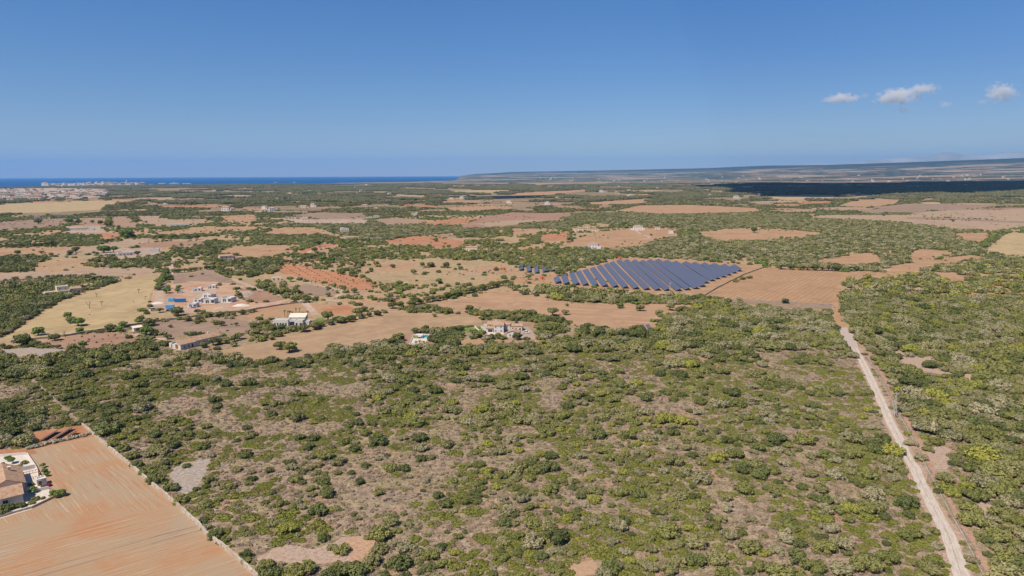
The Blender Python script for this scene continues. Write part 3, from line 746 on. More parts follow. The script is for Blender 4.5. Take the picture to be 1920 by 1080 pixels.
# modern white villa with shed roof
house('modern white villa with flat wings and one tan sloping roof', 541, 611, -18, [
    dict(x=-5.8, y=3, w=11, d=6, h=4.4, wins={'f': row(5, 10, 1.2, 0.9, 2.2)}),
    dict(x=2.2, y=5, w=5, d=6, h=4.0, wall='block', wins={'f': [(0, 1.4, 3, 2.6)]}),
    dict(x=7.6, y=2.6, w=6, d=6.6, h=4.2, wins={'f': [(-1.5, 1.2, 1.3, 2.2), (1.5, 1.2, 1.3, 2.2)], 'r': [(0, 2, 1, 1)]}),
    dict(x=4, y=10.5, w=12, d=6, h=4.6, roof='shed', rise=1.9, roofmat='cream', wins={'r': [(0, 4, 1.2, 0.8)]}),
    dict(x=12.5, y=5, w=3.6, d=5, h=2.8, wall='block')], name='villa', cat='villa', k=0.93)
# tiled villa beside the gravel court
house('two storey white villa with tiled roofs and a yellow side wing beside a gravel court', 935, 623.5, -4, [
    dict(x=0, y=4.5, w=7.4, d=9, h=5.4, roof='gable', axis='x', rise=1.5, chimney=(-2, 1), wins={'f': [(-2.2, 4.2, .8, 1), (1.8, 4.2, .9, 1), (-2.2, 1.4, .8, 1), (1.8, 1.4, .9, 1)], 'r': [(-1, 4, .9, 1.1)]}),
    dict(x=-4.0, y=9.5, w=10, d=9, h=4.9, roof='gable', axis='x', rise=1.6, chimney=(1, 1), wins={'f': [(-2.8, 3.8, 1, 1)]}),
    dict(x=6.1, y=8.2, w=4.4, d=5, h=5.0, roof='gable', axis='x', rise=1.0, wins={'f': [(0, 3.6, .8, 1)]}),
    dict(x=12.9, y=8.6, w=8.8, d=5.4, h=3.7, roof='gable', axis='x', rise=1.2, wall='cream', wins={'f': [(-2.6, 1.9, 1, 1.1), (0, 1.9, 1, 1.1), (2.8, 1.1, 1.2, 2.1)]}),
    dict(x=-7.0, y=3.6, w=5.2, d=5.4, h=2.9, roof='shed', rise=1.0, wall='white', wins={'f': [(0.6, 1.2, 3.2, 2.2)]}),
    dict(x=-10.4, y=6.6, w=3.0, d=4, h=4.6)], name='villa', cat='villa', k=0.86)
house('small white outbuilding with tiled gable roof in front of the villa', 961, 633, -14, [
    dict(x=0, y=3.5, w=7.2, d=7, h=3.0, roof='gable', axis='y', rise=1.3, wins={'f': [(-1.5, 1.5, .9, 1)], 'l': [(0, 1.1, 1.1, 2.1)]})], name='outbuilding', cat='outbuilding')
# sandstone house in the wood on the left
house('sandstone house with a square upper storey among the trees on the left', 118, 552, 8, [
    dict(x=-8.5, y=4, w=8, d=7, h=3.1, wall='stone', roofmat='slab', wins={'f': row(3, 7, 1.2, 1.1, 2.1)}),
    dict(x=0.5, y=5.5, w=8.5, d=8, h=6.9, wall='stone', wins={'f': [(-2, 5, .9, 1.1), (2, 5, .9, 1.1)]}),
    dict(x=0.5, y=-1.2, w=9, d=5, h=3.6, wall='stone', wins={'f': row(3, 8, 1.5, 1.6, 1.9)}),
    dict(x=9.4, y=3, w=8.6, d=8, h=4.3, wall='stone', roof='gable', axis='x', rise=1.2, wins={'f': row(3, 8, 1.5, 1.1, 1.5)})])
house('terracotta roofed shed behind the sandstone house', 165, 540, 12, [dict(x=0, y=3, w=10, d=6, h=2.6, wall='stone', roof='shed', rise=0.7)], name='shed', cat='shed')
# farmhouse at the left edge with its terrace
r1 = empty('farmhouse', at(20, 951), R(40)); tag(r1, 'farmhouse with wide terracotta tiled roofs at the left edge beside the ploughed field', 'farmhouse')
for b in [dict(x=-4.6, y=5.2, w=16, d=8, h=2.9, roof='gable', axis='x', rise=1.9, wall='cream', wins={'f': [(3.5, 1.5, 1.2, 1.3), (-0.5, 1.5, 1.2, 1.3)], 'r': [(-0.5, 1.2, 1.4, 2.1)]}),
          dict(x=0.0, y=17.2, w=9.4, d=16, h=3.3, roof='gable', axis='y', rise=2.3, wall='cream', chimney=(1.5, 2), wins={'r': [(-3, 1.6, 1.1, 1.3), (1, 1.2, 1.3, 2.2)]}),
          dict(x=-9.9, y=20.5, w=10.4, d=12, h=3.0, roof='gable', axis='x', rise=2.0, wall='cream', wins={'b': [(0, 1.5, 1, 1)]})]: block_parts(r1, b)
ground_sheet('terrace', [(-60, 880), (0, 853), (50, 851), (66, 873), (74, 890), (84, 895), (92, 917), (96, 930), (58, 955), (0, 973), (-60, 1000)], M['paving'], amp=0.3)
house('white barbecue block at the corner of the farmhouse terrace', 79.5, 910, 8, [dict(x=0, y=1.2, w=2.6, d=2.4, h=2.3, roofmat='white', wins={'f': [(-0.5, 0.9, 0.8, 1.7, 'gate')]})], name='barbecue_block', cat='outbuilding')
def low_wall(label, pts, th, h, mat, name='garden_wall', cat='wall', z=0, px=True, jitter=0.0, group=None, step=3.0):
    P = [at(*p) for p in pts] if px else [Vector(p) for p in pts]; mb = MB(); Q = []
    for a, b in zip(P[:-1], P[1:]):
        k = max(1, int((b - a).length / step))
        for i in range(k): Q.append(a.lerp(b, i / k))
    Q.append(P[-1]); v = []; f = []
    for i, p in enumerate(Q):
        d = Q[min(i + 1, len(Q) - 1)] - Q[max(i - 1, 0)]; d.normalize(); n = Vector((-d.y, d.x, 0)) * th / 2
        j = 1 + jitter * mnoise.noise(p * 0.35); n = n * (1 + jitter * 0.8 * mnoise.noise(p * 0.5))
        v += [(p.x + n.x, p.y + n.y, z), (p.x + n.x * .85, p.y + n.y * .85, z + h * j), (p.x - n.x * .85, p.y - n.y * .85, z + h * j), (p.x - n.x, p.y - n.y, z)]
    for i in range(len(Q) - 1):
        a = i * 4; f += [(a, a + 1, a + 5, a + 4), (a + 1, a + 2, a + 6, a + 5), (a + 2, a + 3, a + 7, a + 6)]
    f += [(0, 3, 2, 1), (len(v) - 4, len(v) - 3, len(v) - 2, len(v) - 1)]
    o = mesh_from(name, v, f, [mat]); return tag(o, label, cat, group)
for lb, pts, h in [('white garden wall along the far side of the farmhouse terrace', [(-20, 858), (50, 852.5)], 0.9),
                   ('white garden wall down the right side of the farmhouse terrace', [(51, 853), (66, 875), (74, 891)], 0.8),
                   ('inner white wall dividing the farmhouse terrace', [(38, 884), (66, 878)], 1.5),
                   ('low white wall beside the barbecue block', [(68, 922), (92, 917)], 1.0),
                   ('pale retaining wall at the front of the farmhouse plot', [(-30, 980), (28, 962), (60, 953), (100, 934), (123, 928)], 0.7)]:
    low_wall(lb, pts, 0.35, h, M['white'] if 'white' in lb else M['drystone'])
pg = empty('pergola', at(60, 897), R(40)); tag(pg, 'small timber pergola on the farmhouse terrace', 'pergola')
g = MB()
for i in range(6): g.box((-2 + i * 0.8, 0, 2.36), (0.1, 2.8, 0.12))
for s in (-1, 1): g.box((0, s * 1.2, 2.24), (4.4, 0.12, 0.12))
g.build('roof_beams', M['wood'], pg)
for sx_ in (-2, 2):
    for sy in (-1.2, 1.2): g = MB(); g.box((sx_, sy, 1.09), (0.14, 0.14, 2.18)); g.build('post', M['wood'], pg)

# pool terrace
PT = [(767.5, 647.5), (776, 628), (816.5, 628.5), (812.5, 639), (799, 639.5), (797, 647)]
ground_sheet('terrace', PT, M['paving'], amp=0)
ground_sheet('lawn', [(775.5, 634.5), (777, 629), (784.5, 629), (784, 634.5)], M['lawn'], amp=0)
ground_sheet('lawn', [(806, 637.5), (807.5, 629), (815.6, 629), (812, 638)], M['lawn'], amp=0)
ground_sheet('lawn', [(769, 646), (771, 643.8), (797, 643.5), (796.5, 646)], M['lawn'], amp=0)
low_wall('low white wall around three sides of the pool terrace', [(767.5, 647.5), (776, 628), (816.5, 628.5), (812.5, 639)], 0.3, 0.7, M['white'])
low_wall('white front wall of the pool terrace', [(767.5, 647.8), (797, 647.3)], 0.35, 1.2, M['white'])
A, B, C_, D = at(789.5, 634.5), at(801, 634.5), at(803.5, 629.6), at(791.5, 629.6)
sp = empty('swimming_pool', (A + C_) / 2); tag(sp, 'blue swimming pool on the walled terrace below the long straw field', 'swimming pool')
ctr = (A + C_) / 2; P4 = [p - ctr for p in (A, B, C_, D)]
mb = MB(); zt = 0.55
mb.quadmesh([p * 1.12 + Vector((0, 0, zt)) for p in P4] + [p + Vector((0, 0, zt)) for p in P4], [(0, 1, 5, 4), (1, 2, 6, 5), (2, 3, 7, 6), (3, 0, 4, 7)])
mb.quadmesh([p * 1.12 for p in P4] + [p * 1.12 + Vector((0, 0, zt)) for p in P4], [(0, 1, 5, 4), (1, 2, 6, 5), (2, 3, 7, 6), (3, 0, 4, 7)]); mb.build('coping', M['white'], sp)
mb = MB(); mb.quadmesh([p * 1.0 + Vector((0, 0, zt - 0.08)) for p in P4], [(0, 1, 2, 3)]); mb.build('water', M['pool'], sp)
cb = empty('poolside_canopy', at(787, 634)); tag(cb, 'white square sun canopy at the left end of the pool', 'canopy')
g = MB(); g.box((0, 0, 2.3), (4.2, 4.2, 0.2)); g.build('canopy_top', M['white'], cb)
for sx_ in (-1.9, 1.9):
    for sy in (-1.9, 1.9): g = MB(); g.box((sx_, sy, 1.1), (0.12, 0.12, 2.2)); g.build('post', M['white'], cb)
# pool at the sandstone house
ctr = at(80, 551); sp = empty('swimming_pool', ctr); tag(sp, 'pale blue pool with white paving left of the sandstone house', 'swimming pool')
g = MB(); g.box((0, 0, 0.15), (10, 7, 0.3)); g.build('coping', M['white'], sp); g = MB(); g.box((0.5, 0, 0.32), (7.2, 4.2, 0.06)); g.build('water', plain('light_pool_water', (0.12, 0.42, 0.62), 0.15), sp)
FOOT.append((ctr.x, ctr.y, 5, 4, 0))
# court and lawn of the tiled villa
ground_sheet('courtyard', [(967, 618), (975, 613), (990, 612), (1001, 624), (1004, 635), (978, 637), (972, 632), (969, 624)], M['pink'], amp=0)
ground_sheet('lawn', [(893, 612), (901, 611), (912, 623), (905, 625)], M['lawn'], amp=0)
ground_sheet('lawn', [(861, 617), (885, 614), (893, 618), (880, 623), (864, 622)], M['lawn'], amp=0.5)
ground_sheet('lawn', [(592, 599), (598, 596), (610, 597), (606, 603), (594, 603)], M['lawn'], amp=0.5)
ground_sheet('terrace', [(905, 615), (912, 611), (926, 624), (944, 624), (945, 627), (915, 628)], M['paving'], amp=0)
low_wall('white retaining wall left of the tiled villa', [(902, 613), (914, 626)], 0.4, 0.9, M['white'])
low_wall('long low ochre wall between the lawns left of the tiled villa', [(889, 611.5), (903, 625)], 0.5, 0.6, M['cream'])

# other houses of the farmland: (label, x, base y, facing, blocks)
def two(w, d, h, wall='cream', n=3, **k):
    sp_ = w * 0.9
    if h > 5: ws = row(n, sp_, 1.3, 1.1, 1.8) + row(n, sp_, 4.4, 1.0, 1.4)
    else: ws = row(n, sp_, 1.4, 1.1, 1.5)
    return dict(dict(x=0, y=d / 2, w=w, d=d, h=h, wall=wall, wins={'f': ws}), **k)
house('pale square tower house on the wood edge left of centre', 647, 437, 6, [two(14, 10, 8.2, 'cream', 4, roof='flat'), dict(x=-4, y=8, w=5, d=5, h=9.6, wall='cream')])
house('low pale farmstead just below the square tower house', 656, 448.5, -8, [two(15, 7, 3.6, 'white', 3, roof='gable', rise=1.2), dict(x=10, y=2.5, w=8, d=5, h=3, roof='gable', axis='x', rise=.9), dict(x=-11, y=3, w=8, d=6, h=2.8, wall='stone')])
house('white two storey villa with tiled hip roof on the orange rise', 1196, 431.5, 4, [two(17, 10, 7.0, 'white', 4, roof='hip', rise=1.8), dict(x=0, y=-1.6, w=19, d=3.2, h=1.5, wall='cream'), dict(x=-10.5, y=3, w=4, d=6, h=3.2), dict(x=10.5, y=3, w=4, d=6, h=3.2)], name='villa', cat='villa')
house('long sandstone farmhouse left of the white hilltop villa', 1095, 434, -4, [two(22, 8, 5.6, 'stone', 5, roof='gable', rise=1.4), dict(two(14, 7, 4, 'stone', 3, roof='gable', rise=1.1), x=18.2), dict(two(9, 7, 4.5, 'stone', 2, roof='gable', rise=1.1), x=-16)])
house('white villa with tiled roof just above the solar farm', 1112, 466, -10, [two(13, 9, 6.2, 'white', 3, roof='hip', rise=1.6), dict(x=-9, y=2, w=6, d=7, h=3.6, roof='shed', rise=.9), dict(x=8.6, y=2, w=5, d=6, h=3.4)], name='villa', cat='villa')
house('small white hut right of the hilltop villa', 1233, 430.5, 0, [two(9, 6, 3.8, 'white', 2, roof='gable', rise=1.0)], name='hut', cat='hut')
house('small white cottage at the tip of the wood right of the hilltop villa', 1258, 438, -20, [two(8.5, 6, 4.6, 'white', 2, roof='gable', rise=1.1)], name='cottage', cat='cottage')
house('cream farmhouse with tiled roof at the right end of the small orange field', 425, 489, 10, [two(15, 9, 5.8, 'cream', 3, roof='gable', rise=1.5), dict(x=14, y=4, w=9, d=6, h=3, wall='cream', roof='gable', axis='x', rise=1)])
house('low sandstone house among trees right of the red field', 884, 471, -12, [two(16, 8, 5.0, 'stone', 4, roof='gable', rise=1.2), dict(x=-13, y=3, w=8, d=6, h=2.8)])
house('pinkish house in the bare strip on the left', 572, 412.5, 0, [two(13, 9, 6.8, 'cream', 3)])
house('white house left of its twin at the field edge', 692, 411, 0, [two(14, 9, 5.4, 'white', 3)])
house('cream house right of its twin at the field edge', 706, 409, 0, [two(15, 9, 5.2, 'cream', 3, roof='hip', rise=1.5)])
house('white house with a tower by the tan strip', 776, 405, 0, [two(12, 9, 6, 'white', 3), dict(x=6, y=6, w=4, d=4, h=8.6)])
house('wide cream farmstead beside the brown field on the left', 152, 432, -10, [two(20, 10, 4.2, 'cream', 4, roof='gable', rise=1.6), dict(x=16, y=3, w=11, d=8, h=3.2), dict(x=-15, y=5, w=9, d=7, h=3, roof='gable', axis='y', rise=1)])
house('cream block house at the wood edge on the far left', 70, 411.5, 0, [two(13, 9, 8.5, 'cream', 3)])
house('cream house partly behind a dark tree on the far left', 108.5, 407.5, 0, [two(15, 9, 7.5, 'cream', 3, roof='hip', rise=1.4)])
house('wide white villa above the pale strip on the left', 331, 424, -6, [two(24, 9, 4.6, 'white', 5), dict(x=18, y=4, w=10, d=8, h=3.4)], name='villa', cat='villa')
house('pale farmstead with low walls left of the farmhouse', 233, 479, 5, [two(14, 8, 3.8, 'cream', 3), dict(x=-12, y=6, w=8, d=6, h=3, wall='stone'), dict(x=9, y=8, w=10, d=5, h=2.6)])
house('small grey block shed in the pale strip', 290, 472.5, -10, [dict(x=0, y=3, w=11, d=6, h=4.4, wall='block')], name='shed', cat='shed')
house('cream roofed open hut beside the red brown orchard', 260, 621, 15, [dict(x=0, y=2, w=5.5, d=4.5, h=2.4, wall='cream', roof='shed', rise=.5, roofmat='cream', wins={'f': [(0, 1.1, 2.6, 2.0, 'gate')]})], name='hut', cat='hut')
house('tiny stone field hut in the dry grass', 760, 534, 0, [dict(x=0, y=1.5, w=5, d=3, h=2.1, wall='stone', wins={'f': [(0.9, 0.9, 2.2, 1.6)]})], name='hut', cat='hut')
house('pale low house in the tree clump near the left drive', 518, 526, 0, [two(9, 6, 3, 'cream', 2)])
for lb, x, y, s in [('orange kiosk, left one of the two above the small panel rows', 929.5, 504.5, 1.0), ('orange kiosk, right one of the two above the small panel rows', 944.5, 506.5, 1.1),
                    ('orange kiosk below the small panel rows', 1016, 524, 1.0), ('orange kiosk at the top corner of the big solar field', 1162.5, 485.8, 1.1)]:
    house(lb, x, y, -6, [dict(x=0, y=1.3, w=3.6 * s, d=2.6, h=2.7, wall='orangebox', roofmat='orangebox', trim='orangebox', wins={'f': [(0.6, 1.0, 0.9, 1.9, 'door')]})], name='kiosk', cat='kiosk')

# ------------------------------------------------------------------ building site
def shell(label, px, py, rz, w, d, h, cut=0.0, gable=False):
    p = at(px, py); root = empty('unfinished_house', p, R(rz)); tag(root, label, 'building shell', 'white shells of the building site')
    tk = 0.3; mb = MB()
    # front wall with openings
    n = max(2, int(w / 4)); seg = w / n
    for yy in (0, d):
        for i in range(n):
            x0 = -w / 2 + i * seg
            mb.box((x0 + seg * 0.2, yy, h / 2), (seg * 0.4, tk, h)); mb.box((x0 + seg * 0.7, yy, h - 0.35), (seg * 0.6, tk, 0.7)); mb.box((x0 + seg * 0.7, yy, 0.35), (seg * 0.6, tk, 0.7) if (i + (yy > 0)) % 2 else (seg * 0.2, tk, 0.7))
    mb.build('front_and_back_wall', M['block'], root)
    mb = MB()
    for xx in (-w / 2 + tk / 2, w / 2 - tk / 2): mb.box((xx, d / 2, h / 2 - 0.02), (tk, d - tk - 0.01, h - 0.04))
    mb.build('side_wall', M['block'], root)
    mb = MB()
    for xx in (-w / 6, w / 5): mb.box((xx, d / 2, h / 2 - 0.05), (0.2, d - tk - 0.02, h - 0.1))
    mb.box((-w / 4, d * 0.5, h / 2 - 0.06), (w / 3 - .6, 0.2, h - 0.12))
    mb.build('partition', M['block'], root)
    mb = MB(); mb.box((0, d / 2, 0.06), (w + 1.5, d + 1.5, 0.12)); mb.build('floor_slab', M['paving'], root)
    if cut: mb = MB(); mb.box((w * (0.5 - cut / 2) - tk, d / 2, h + 0.13), (w * cut, d + 0.3, 0.24)); mb.build('roof_slab', M['block'], root)
    if gable:
        mb = MB(); mb.quadmesh([(-w / 2, 0, h), (w / 2, 0, h), (0, 0, h + 1.8), (-w / 2, tk, h), (w / 2, tk, h), (0, tk, h + 1.8)], [(0, 1, 2), (5, 4, 3), (0, 2, 5, 3), (2, 1, 4, 5)]); mb.build('gable', M['block'], root)
    FOOT.append((p.x, p.y + d / 2, w / 2 + 2, d / 2 + 2, R(rz)))
for a in [('left shell of the back row on the building site', 369, 546.5, 12, 8, 5, 3.0, 0.4), ('right shell of the back row on the building site', 396, 541.5, 12, 8, 5, 3.0, 0.45),
          ('shell with white gable ends in the middle of the building site', 388, 558, -18, 9, 6, 2.8, 0.0, True), ('narrow shell beside the olive tree on the building site', 370, 567.5, -8, 6.5, 6, 3.0, 0.3),
          ('blocky shell with the tallest walls, centre front of the building site', 392, 569.5, -6, 9, 6, 3.8, 0.5), ('rightmost big shell of the building site', 424, 567, -14, 9.5, 7, 3.7, 0.4),
          ('small shell with blue sheeting at the front of the building site', 360, 576.5, -4, 6.8, 5, 3.1, 0.5)]: shell(*a)
mb = MB(); mb.box((0, -0.3, 0.6), (4, 0.2, 0.9), ry=0); o_ = mb.build('blue_sheeting', M['blue']); o_.location = at(363, 577.6); tag(o_, 'blue plastic sheeting against the small front shell', 'sheeting')
def container(label, px, py, rz, L, mat, h=2.6, w=2.5, grp='blue site containers'):
    root = empty('site_container', at(px, py), R(rz)); tag(root, label, 'container', grp)
    mb = MB(); mb.box((0, w / 2, h / 2 + .1), (L, w, h))
    n = int(L / 0.6)
    for i in range(n): mb.box((-L / 2 + (i + .5) * L / n, -0.03, h / 2 + .1), (L / n * .5, 0.06, h - .4))
    mb.build('body', mat, root)
    d_ = MB(); d_.box((L / 2 + .03, w / 2, h / 2 + .1), (0.06, w - .3, h - .3)); d_.build('door', M['steel'], root)
    d_ = MB(); d_.box((0, w / 2, h + .14), (L + .1, w + .1, 0.08)); d_.build('roof', mat, root)
    p = root.location; FOOT.append((p.x, p.y + 1.2, L / 2, 2, R(rz)))
container('long blue container row on the building site', 338, 567, 8, 7.8, M['blue'])
container('light blue cabin in the front row of the building site', 318, 579, 6, 6, M['bluelight'])
container('white and blue cabin left of the long container row', 321, 566, 4, 4.6, M['bluelight'])
for lb, x, y, mk, w in [('grey rubble heap right of the shells', 461, 553, 'greystone', 7), ('pale sand heap at the right end of the building site', 452, 573, 'paving', 7), ('low gravel heap near the left containers', 297, 569, 'paving', 6)]:
    me = MB(); rr = random.Random(int(x)); NN = 12; v = [(0, 0, 1.6)]; f = []
    for j, (q, zz) in enumerate(((0.4, 1.1), (0.75, 0.5), (1.0, 0.0))):
        for i in range(NN): a = 6.283 * i / NN; k = w * q * rr.uniform(.85, 1.15); v.append((k * math.cos(a), k * math.sin(a) * .7, zz * rr.uniform(.8, 1.2)))
    f += [(0, 1 + i, 1 + (i + 1) % NN) for i in range(NN)]
    for j in range(2): f += [(1 + j * NN + i, 1 + (j + 1) * NN + i, 1 + (j + 1) * NN + (i + 1) % NN, 1 + j * NN + (i + 1) % NN) for i in range(NN)]
    o_ = mesh_from('rubble_heap', v, f, [M[mk]]); o_.location = at(x, y); tag(o_, lb, 'heap')

# ------------------------------------------------------------------ vehicles
def car(label, px, py, rz, paint, van=False, z=0.1):
    root = empty('car', at(px, py, 0), R(rz)); root.location.z = z; tag(root, label, 'van' if van else 'car')
    L, W, hb = (5.0, 1.9, 1.15) if van else (4.3, 1.75, 0.85)
    prof = [(-L / 2, .35), (L / 2, .35), (L / 2, hb - .15), (L / 2 - .9, hb), (-L / 2 + .2, hb), (-L / 2, hb - .2)]
    def extr(mb, pr, w0, w1=None, mi=0):
        w1 = w1 or w0; n = len(pr)
        v = [(x, -w0 / 2, z_) for x, z_ in pr] + [(x, w0 / 2, z_) for x, z_ in pr]
        mb.quadmesh(v, [tuple(range(n)), tuple(range(2 * n - 1, n - 1, -1))] + [((i + 1) % n, i, n + i, n + (i + 1) % n) for i in range(n)], mi)
    mb = MB(); extr(mb, prof, W); mb.build('body', paint, root)
    ht = 2.0 if van else 1.42
    cab = [(-L / 2 + (.1 if van else .5), hb), (L / 2 - 1.0, hb), (L / 2 - 1.7, ht - .05), (L / 2 - 2.1, ht), (-L / 2 + (.15 if van else 1.0), ht)]
    mb = MB(); extr(mb, cab, W - .24); mb.build('cabin_glass', M['glass'], root)
    mb = MB(); mb.box((-.35, 0, ht + .02), (L - (1.9 if van else 2.7), W - .3, .06)); mb.build('roof', paint, root)
    for sx_ in (-1, 1):
        for sy in (-1, 1): mb = MB(); mb.tube((sx_ * L * .31, sy * (W / 2 - .2), .33), (sx_ * L * .31, sy * (W / 2 + .02), .33), .33, n=12); mb.build('wheel', M['rubber'], root)
car('white van parked by the trees at the left of the building site', 287, 582, 60, M['carwhite'], True)
car('white van on the red ground at the top left of the building site', 340, 549, 20, M['carwhite'], True)
car('dark van parked beside the stone wall on the road right of the ploughed field', 1645, 509.5, 5, M['cardark'], True)
car('white car on the gravel court of the tiled villa', 987, 624.5, -20, M['carwhite'])
car('dark car at the back of the gravel court', 977, 616.5, 70, M['cardark'])
car('dark car parked in front of the light blue cabin', 317, 583.5, 5, M['cardark'])

# ------------------------------------------------------------------ solar tables
t = NT('solar_glass')
tc = t.n.new('ShaderNodeTexCoord')
sp_ = t.sep(tc.outputs['Object'])
gx = t.math('ABSOLUTE', t.math('SUBTRACT', t.math('FRACT', t.math('MULTIPLY', sp_[1], 1 / 1.05)), 0.5))
c = t.mix(t.math('GREATER_THAN', gx, 0.47), (0.085, 0.09, 0.13), (0.17, 0.175, 0.20))
t.color(c); t.b.inputs['Roughness'].default_value = 0.4; t.b.inputs['Specular IOR Level'].default_value = 0.6
M['solar'] = t.m
TILT = R(24)
def solar_table(label, A, B, width, group, lo=0.8):
    """a tilted table from ground point A (near end) to B (far end), facing left"""
    L = (B - A).length; rz = -math.atan2(B.x - A.x, B.y - A.y)
    root = empty('solar_table', A, rz); tag(root, label, 'solar panels', group)
    w = width; hx = w / 2 * math.cos(TILT); hi = lo + w * math.sin(TILT)
    mb = MB(); th = 0.06
    n = max(1, int(L / 6.0))
    v = []; f = []
    for i in range(n + 1):
        y = L * i / n
        v += [(-hx, y, lo), (hx, y, hi), (hx + th * math.sin(TILT), y, hi - th), (-hx + th * math.sin(TILT), y, lo - th)]
    for i in range(n):
        a = i * 4; f += [(a, a + 1, a + 5, a + 4), (a + 1, a + 2, a + 6, a + 5), (a + 2, a + 3, a + 7, a + 6), (a + 3, a, a + 4, a + 7)]
    f += [(0, 3, 2, 1), (n * 4, n * 4 + 1, n * 4 + 2, n * 4 + 3)]
    mb.quadmesh(v, f); mb.build('panel_surface', M['solar'], root)
    mb = MB()
    for q in (-.5, .5): mb.box((q * hx * 1.1, L / 2, lo + (q * .55 + .5) * (hi - lo) - .16), (.09, L - .3, .09))
    mb.build('rail', M['steel'], root)
    k = max(2, min(8, int(L / 9) + 1))
    for i in range(k):
        y = .8 + (L - 1.6) * i / (k - 1)
        g = MB(); g.box((-hx * .55, y, (lo + .22 * (hi - lo)) / 2), (.12, .12, lo + .22 * (hi - lo) - .2)); g.box((hx * .55, y, (lo + .78 * (hi - lo)) / 2 - .1), (.12, .12, lo + .78 * (hi - lo) - .25))
        g.box((0, y, (lo + hi) / 2 - .2), (2 * hx * .9, .08, .08), ry=-TILT); g.build('leg_frame', M['steel'], root)
ORD = ['first', 'second', 'third', 'fourth', 'fifth', 'sixth', 'seventh', 'eighth', 'ninth', 'tenth', 'eleventh', 'twelfth', 'thirteenth', 'fourteenth', 'fifteenth', 'sixteenth', 'seventeenth', 'eighteenth', 'nineteenth', 'twentieth']
TENS = {2: 'twenty', 3: 'thirty', 4: 'forty', 5: 'fifty', 6: 'sixty', 7: 'seventy', 8: 'eighty', 9: 'ninety'}
def ordinal(n):
    if n <= 20: return ORD[n - 1]
    if n % 10 == 0: return TENS[n // 10][:-1] + 'ieth'
    return TENS[n // 10] + '-' + ORD[n % 10 - 1]
near_end = [(345, 927), (407, 936), (482, 940), (550, 943), (625, 949), (697, 952), (775, 957), (850, 964), (930, 970), (1012, 976), (1093, 980), (1165, 982), (1252, 984), (1318, 977), (1383, 969), (1430, 953), (1460, 926), (1505, 909), (1545, 894), (1590, 881), (1630, 866), (1672, 851), (1708, 836)]
far_end = [(330, 878), (385, 861), (445, 846), (495, 836), (547, 822), (600, 808), (652, 792), (702, 779), (745, 766), (797, 750), (852, 750), (910, 751), (970, 755), (1025, 748), (1085, 747), (1150, 754), (1215, 762), (1290, 765), (1357, 770), (1430, 774), (1502, 778), (1577, 785), (1652, 790)]
for i, (n_, f_) in enumerate(zip(near_end, far_end)):
    A_ = at(960 + n_[0] / 4, 300 + n_[1] / 4 + 0.5); B_ = at(960 + f_[0] / 4, 300 + f_[1] / 4 + 3.0)
    solar_table('long solar table, %s from the left in the big solar field' % ordinal(i + 1), A_, B_, 5.5, 'tables of the big solar field')
for i, (X, Y0, Y1) in enumerate([(67, 780, 832), (125, 788, 846), (183, 795, 854), (242, 798, 846), (300, 803, 839)]):
    solar_table('short solar table, %s from the left in the small group' % ordinal(i + 1), at(960 + X / 4 + .5, 300 + Y1 / 4), at(960 + X / 4 - 1, 300 + Y0 / 4 + 3), 4.6, 'short solar tables beside the big field')
solar_table('left one of two small panels at the edge of the sandy field', at(1207, 619), at(1203, 612.5), 2.2, 'two small panels in the sandy field')
solar_table('right one of two small panels at the edge of the sandy field', at(1218, 618.5), at(1213, 611.5), 2.2, 'two small panels in the sandy field')
for i, (a, b) in enumerate([((78, 828), (107, 810.5)), ((101, 826), (134, 805.5)), ((128, 820), (143, 812.5))]):
    solar_table('%s dark panel row seen from behind on the orange plot by the ploughed field' % ['left', 'middle', 'right'][i], at(*a), at(*b), 2.2, 'panel rows behind the flowering hedge', lo=0.5)

# ------------------------------------------------------------------ walls, fences, poles
low_wall('pale dry stone wall along the right side of the big ploughed field', [(150, 793)] + WALL[2:], 0.7, 1.0, M['drystone'], 'dry_stone_wall', jitter=0.35, step=1.2)
low_wall('thin field wall from the plot corner down to the ploughed field', [(62, 712), (122, 768), (150, 793)], 0.35, 0.45, M['greystone'], 'dry_stone_wall', jitter=0.35, step=1.2)
low_wall('dry stone wall along the lower edge of the big straw field', [(20, 642), (62, 637), (120, 631), (195, 619), (260, 608.5), (312, 601), (375, 593), (475, 582.5)], 0.8, 1.3, M['greystone'], 'dry_stone_wall', jitter=0.4)
low_wall('dry stone wall below the building site', [(480, 580), (530, 572), (560, 568)], 0.8, 1.2, M['greystone'], 'dry_stone_wall', jitter=0.4)
low_wall('stone wall between the two pale fields on the left', [(0, 529), (90, 522), (160, 517.5), (230, 520)], 0.8, 1.3, M['greystone'], 'dry_stone_wall', jitter=0.4)
low_wall('pale wall across the end of the road right of the ploughed field', [(1600, 507), (1640, 505.5), (1672, 508)], 0.6, 1.6, M['drystone'], 'dry_stone_wall', jitter=0.2)
low_wall('stone wall between solar field and ploughed field', [(1318, 556), (1345, 540), (1395, 515), (1432, 502)], 0.8, 1.1, M['greystone'], 'dry_stone_wall', jitter=0.4)
low_wall('stone wall under the ploughed field', [(1385, 562), (1440, 566), (1562, 573)], 0.8, 1.1, M['greystone'], 'dry_stone_wall', jitter=0.4)
low_wall('short rust coloured wall beside the flat brown field', [(442, 634), (455, 626)], 0.6, 0.9, M['orangebox'], 'garden_wall')
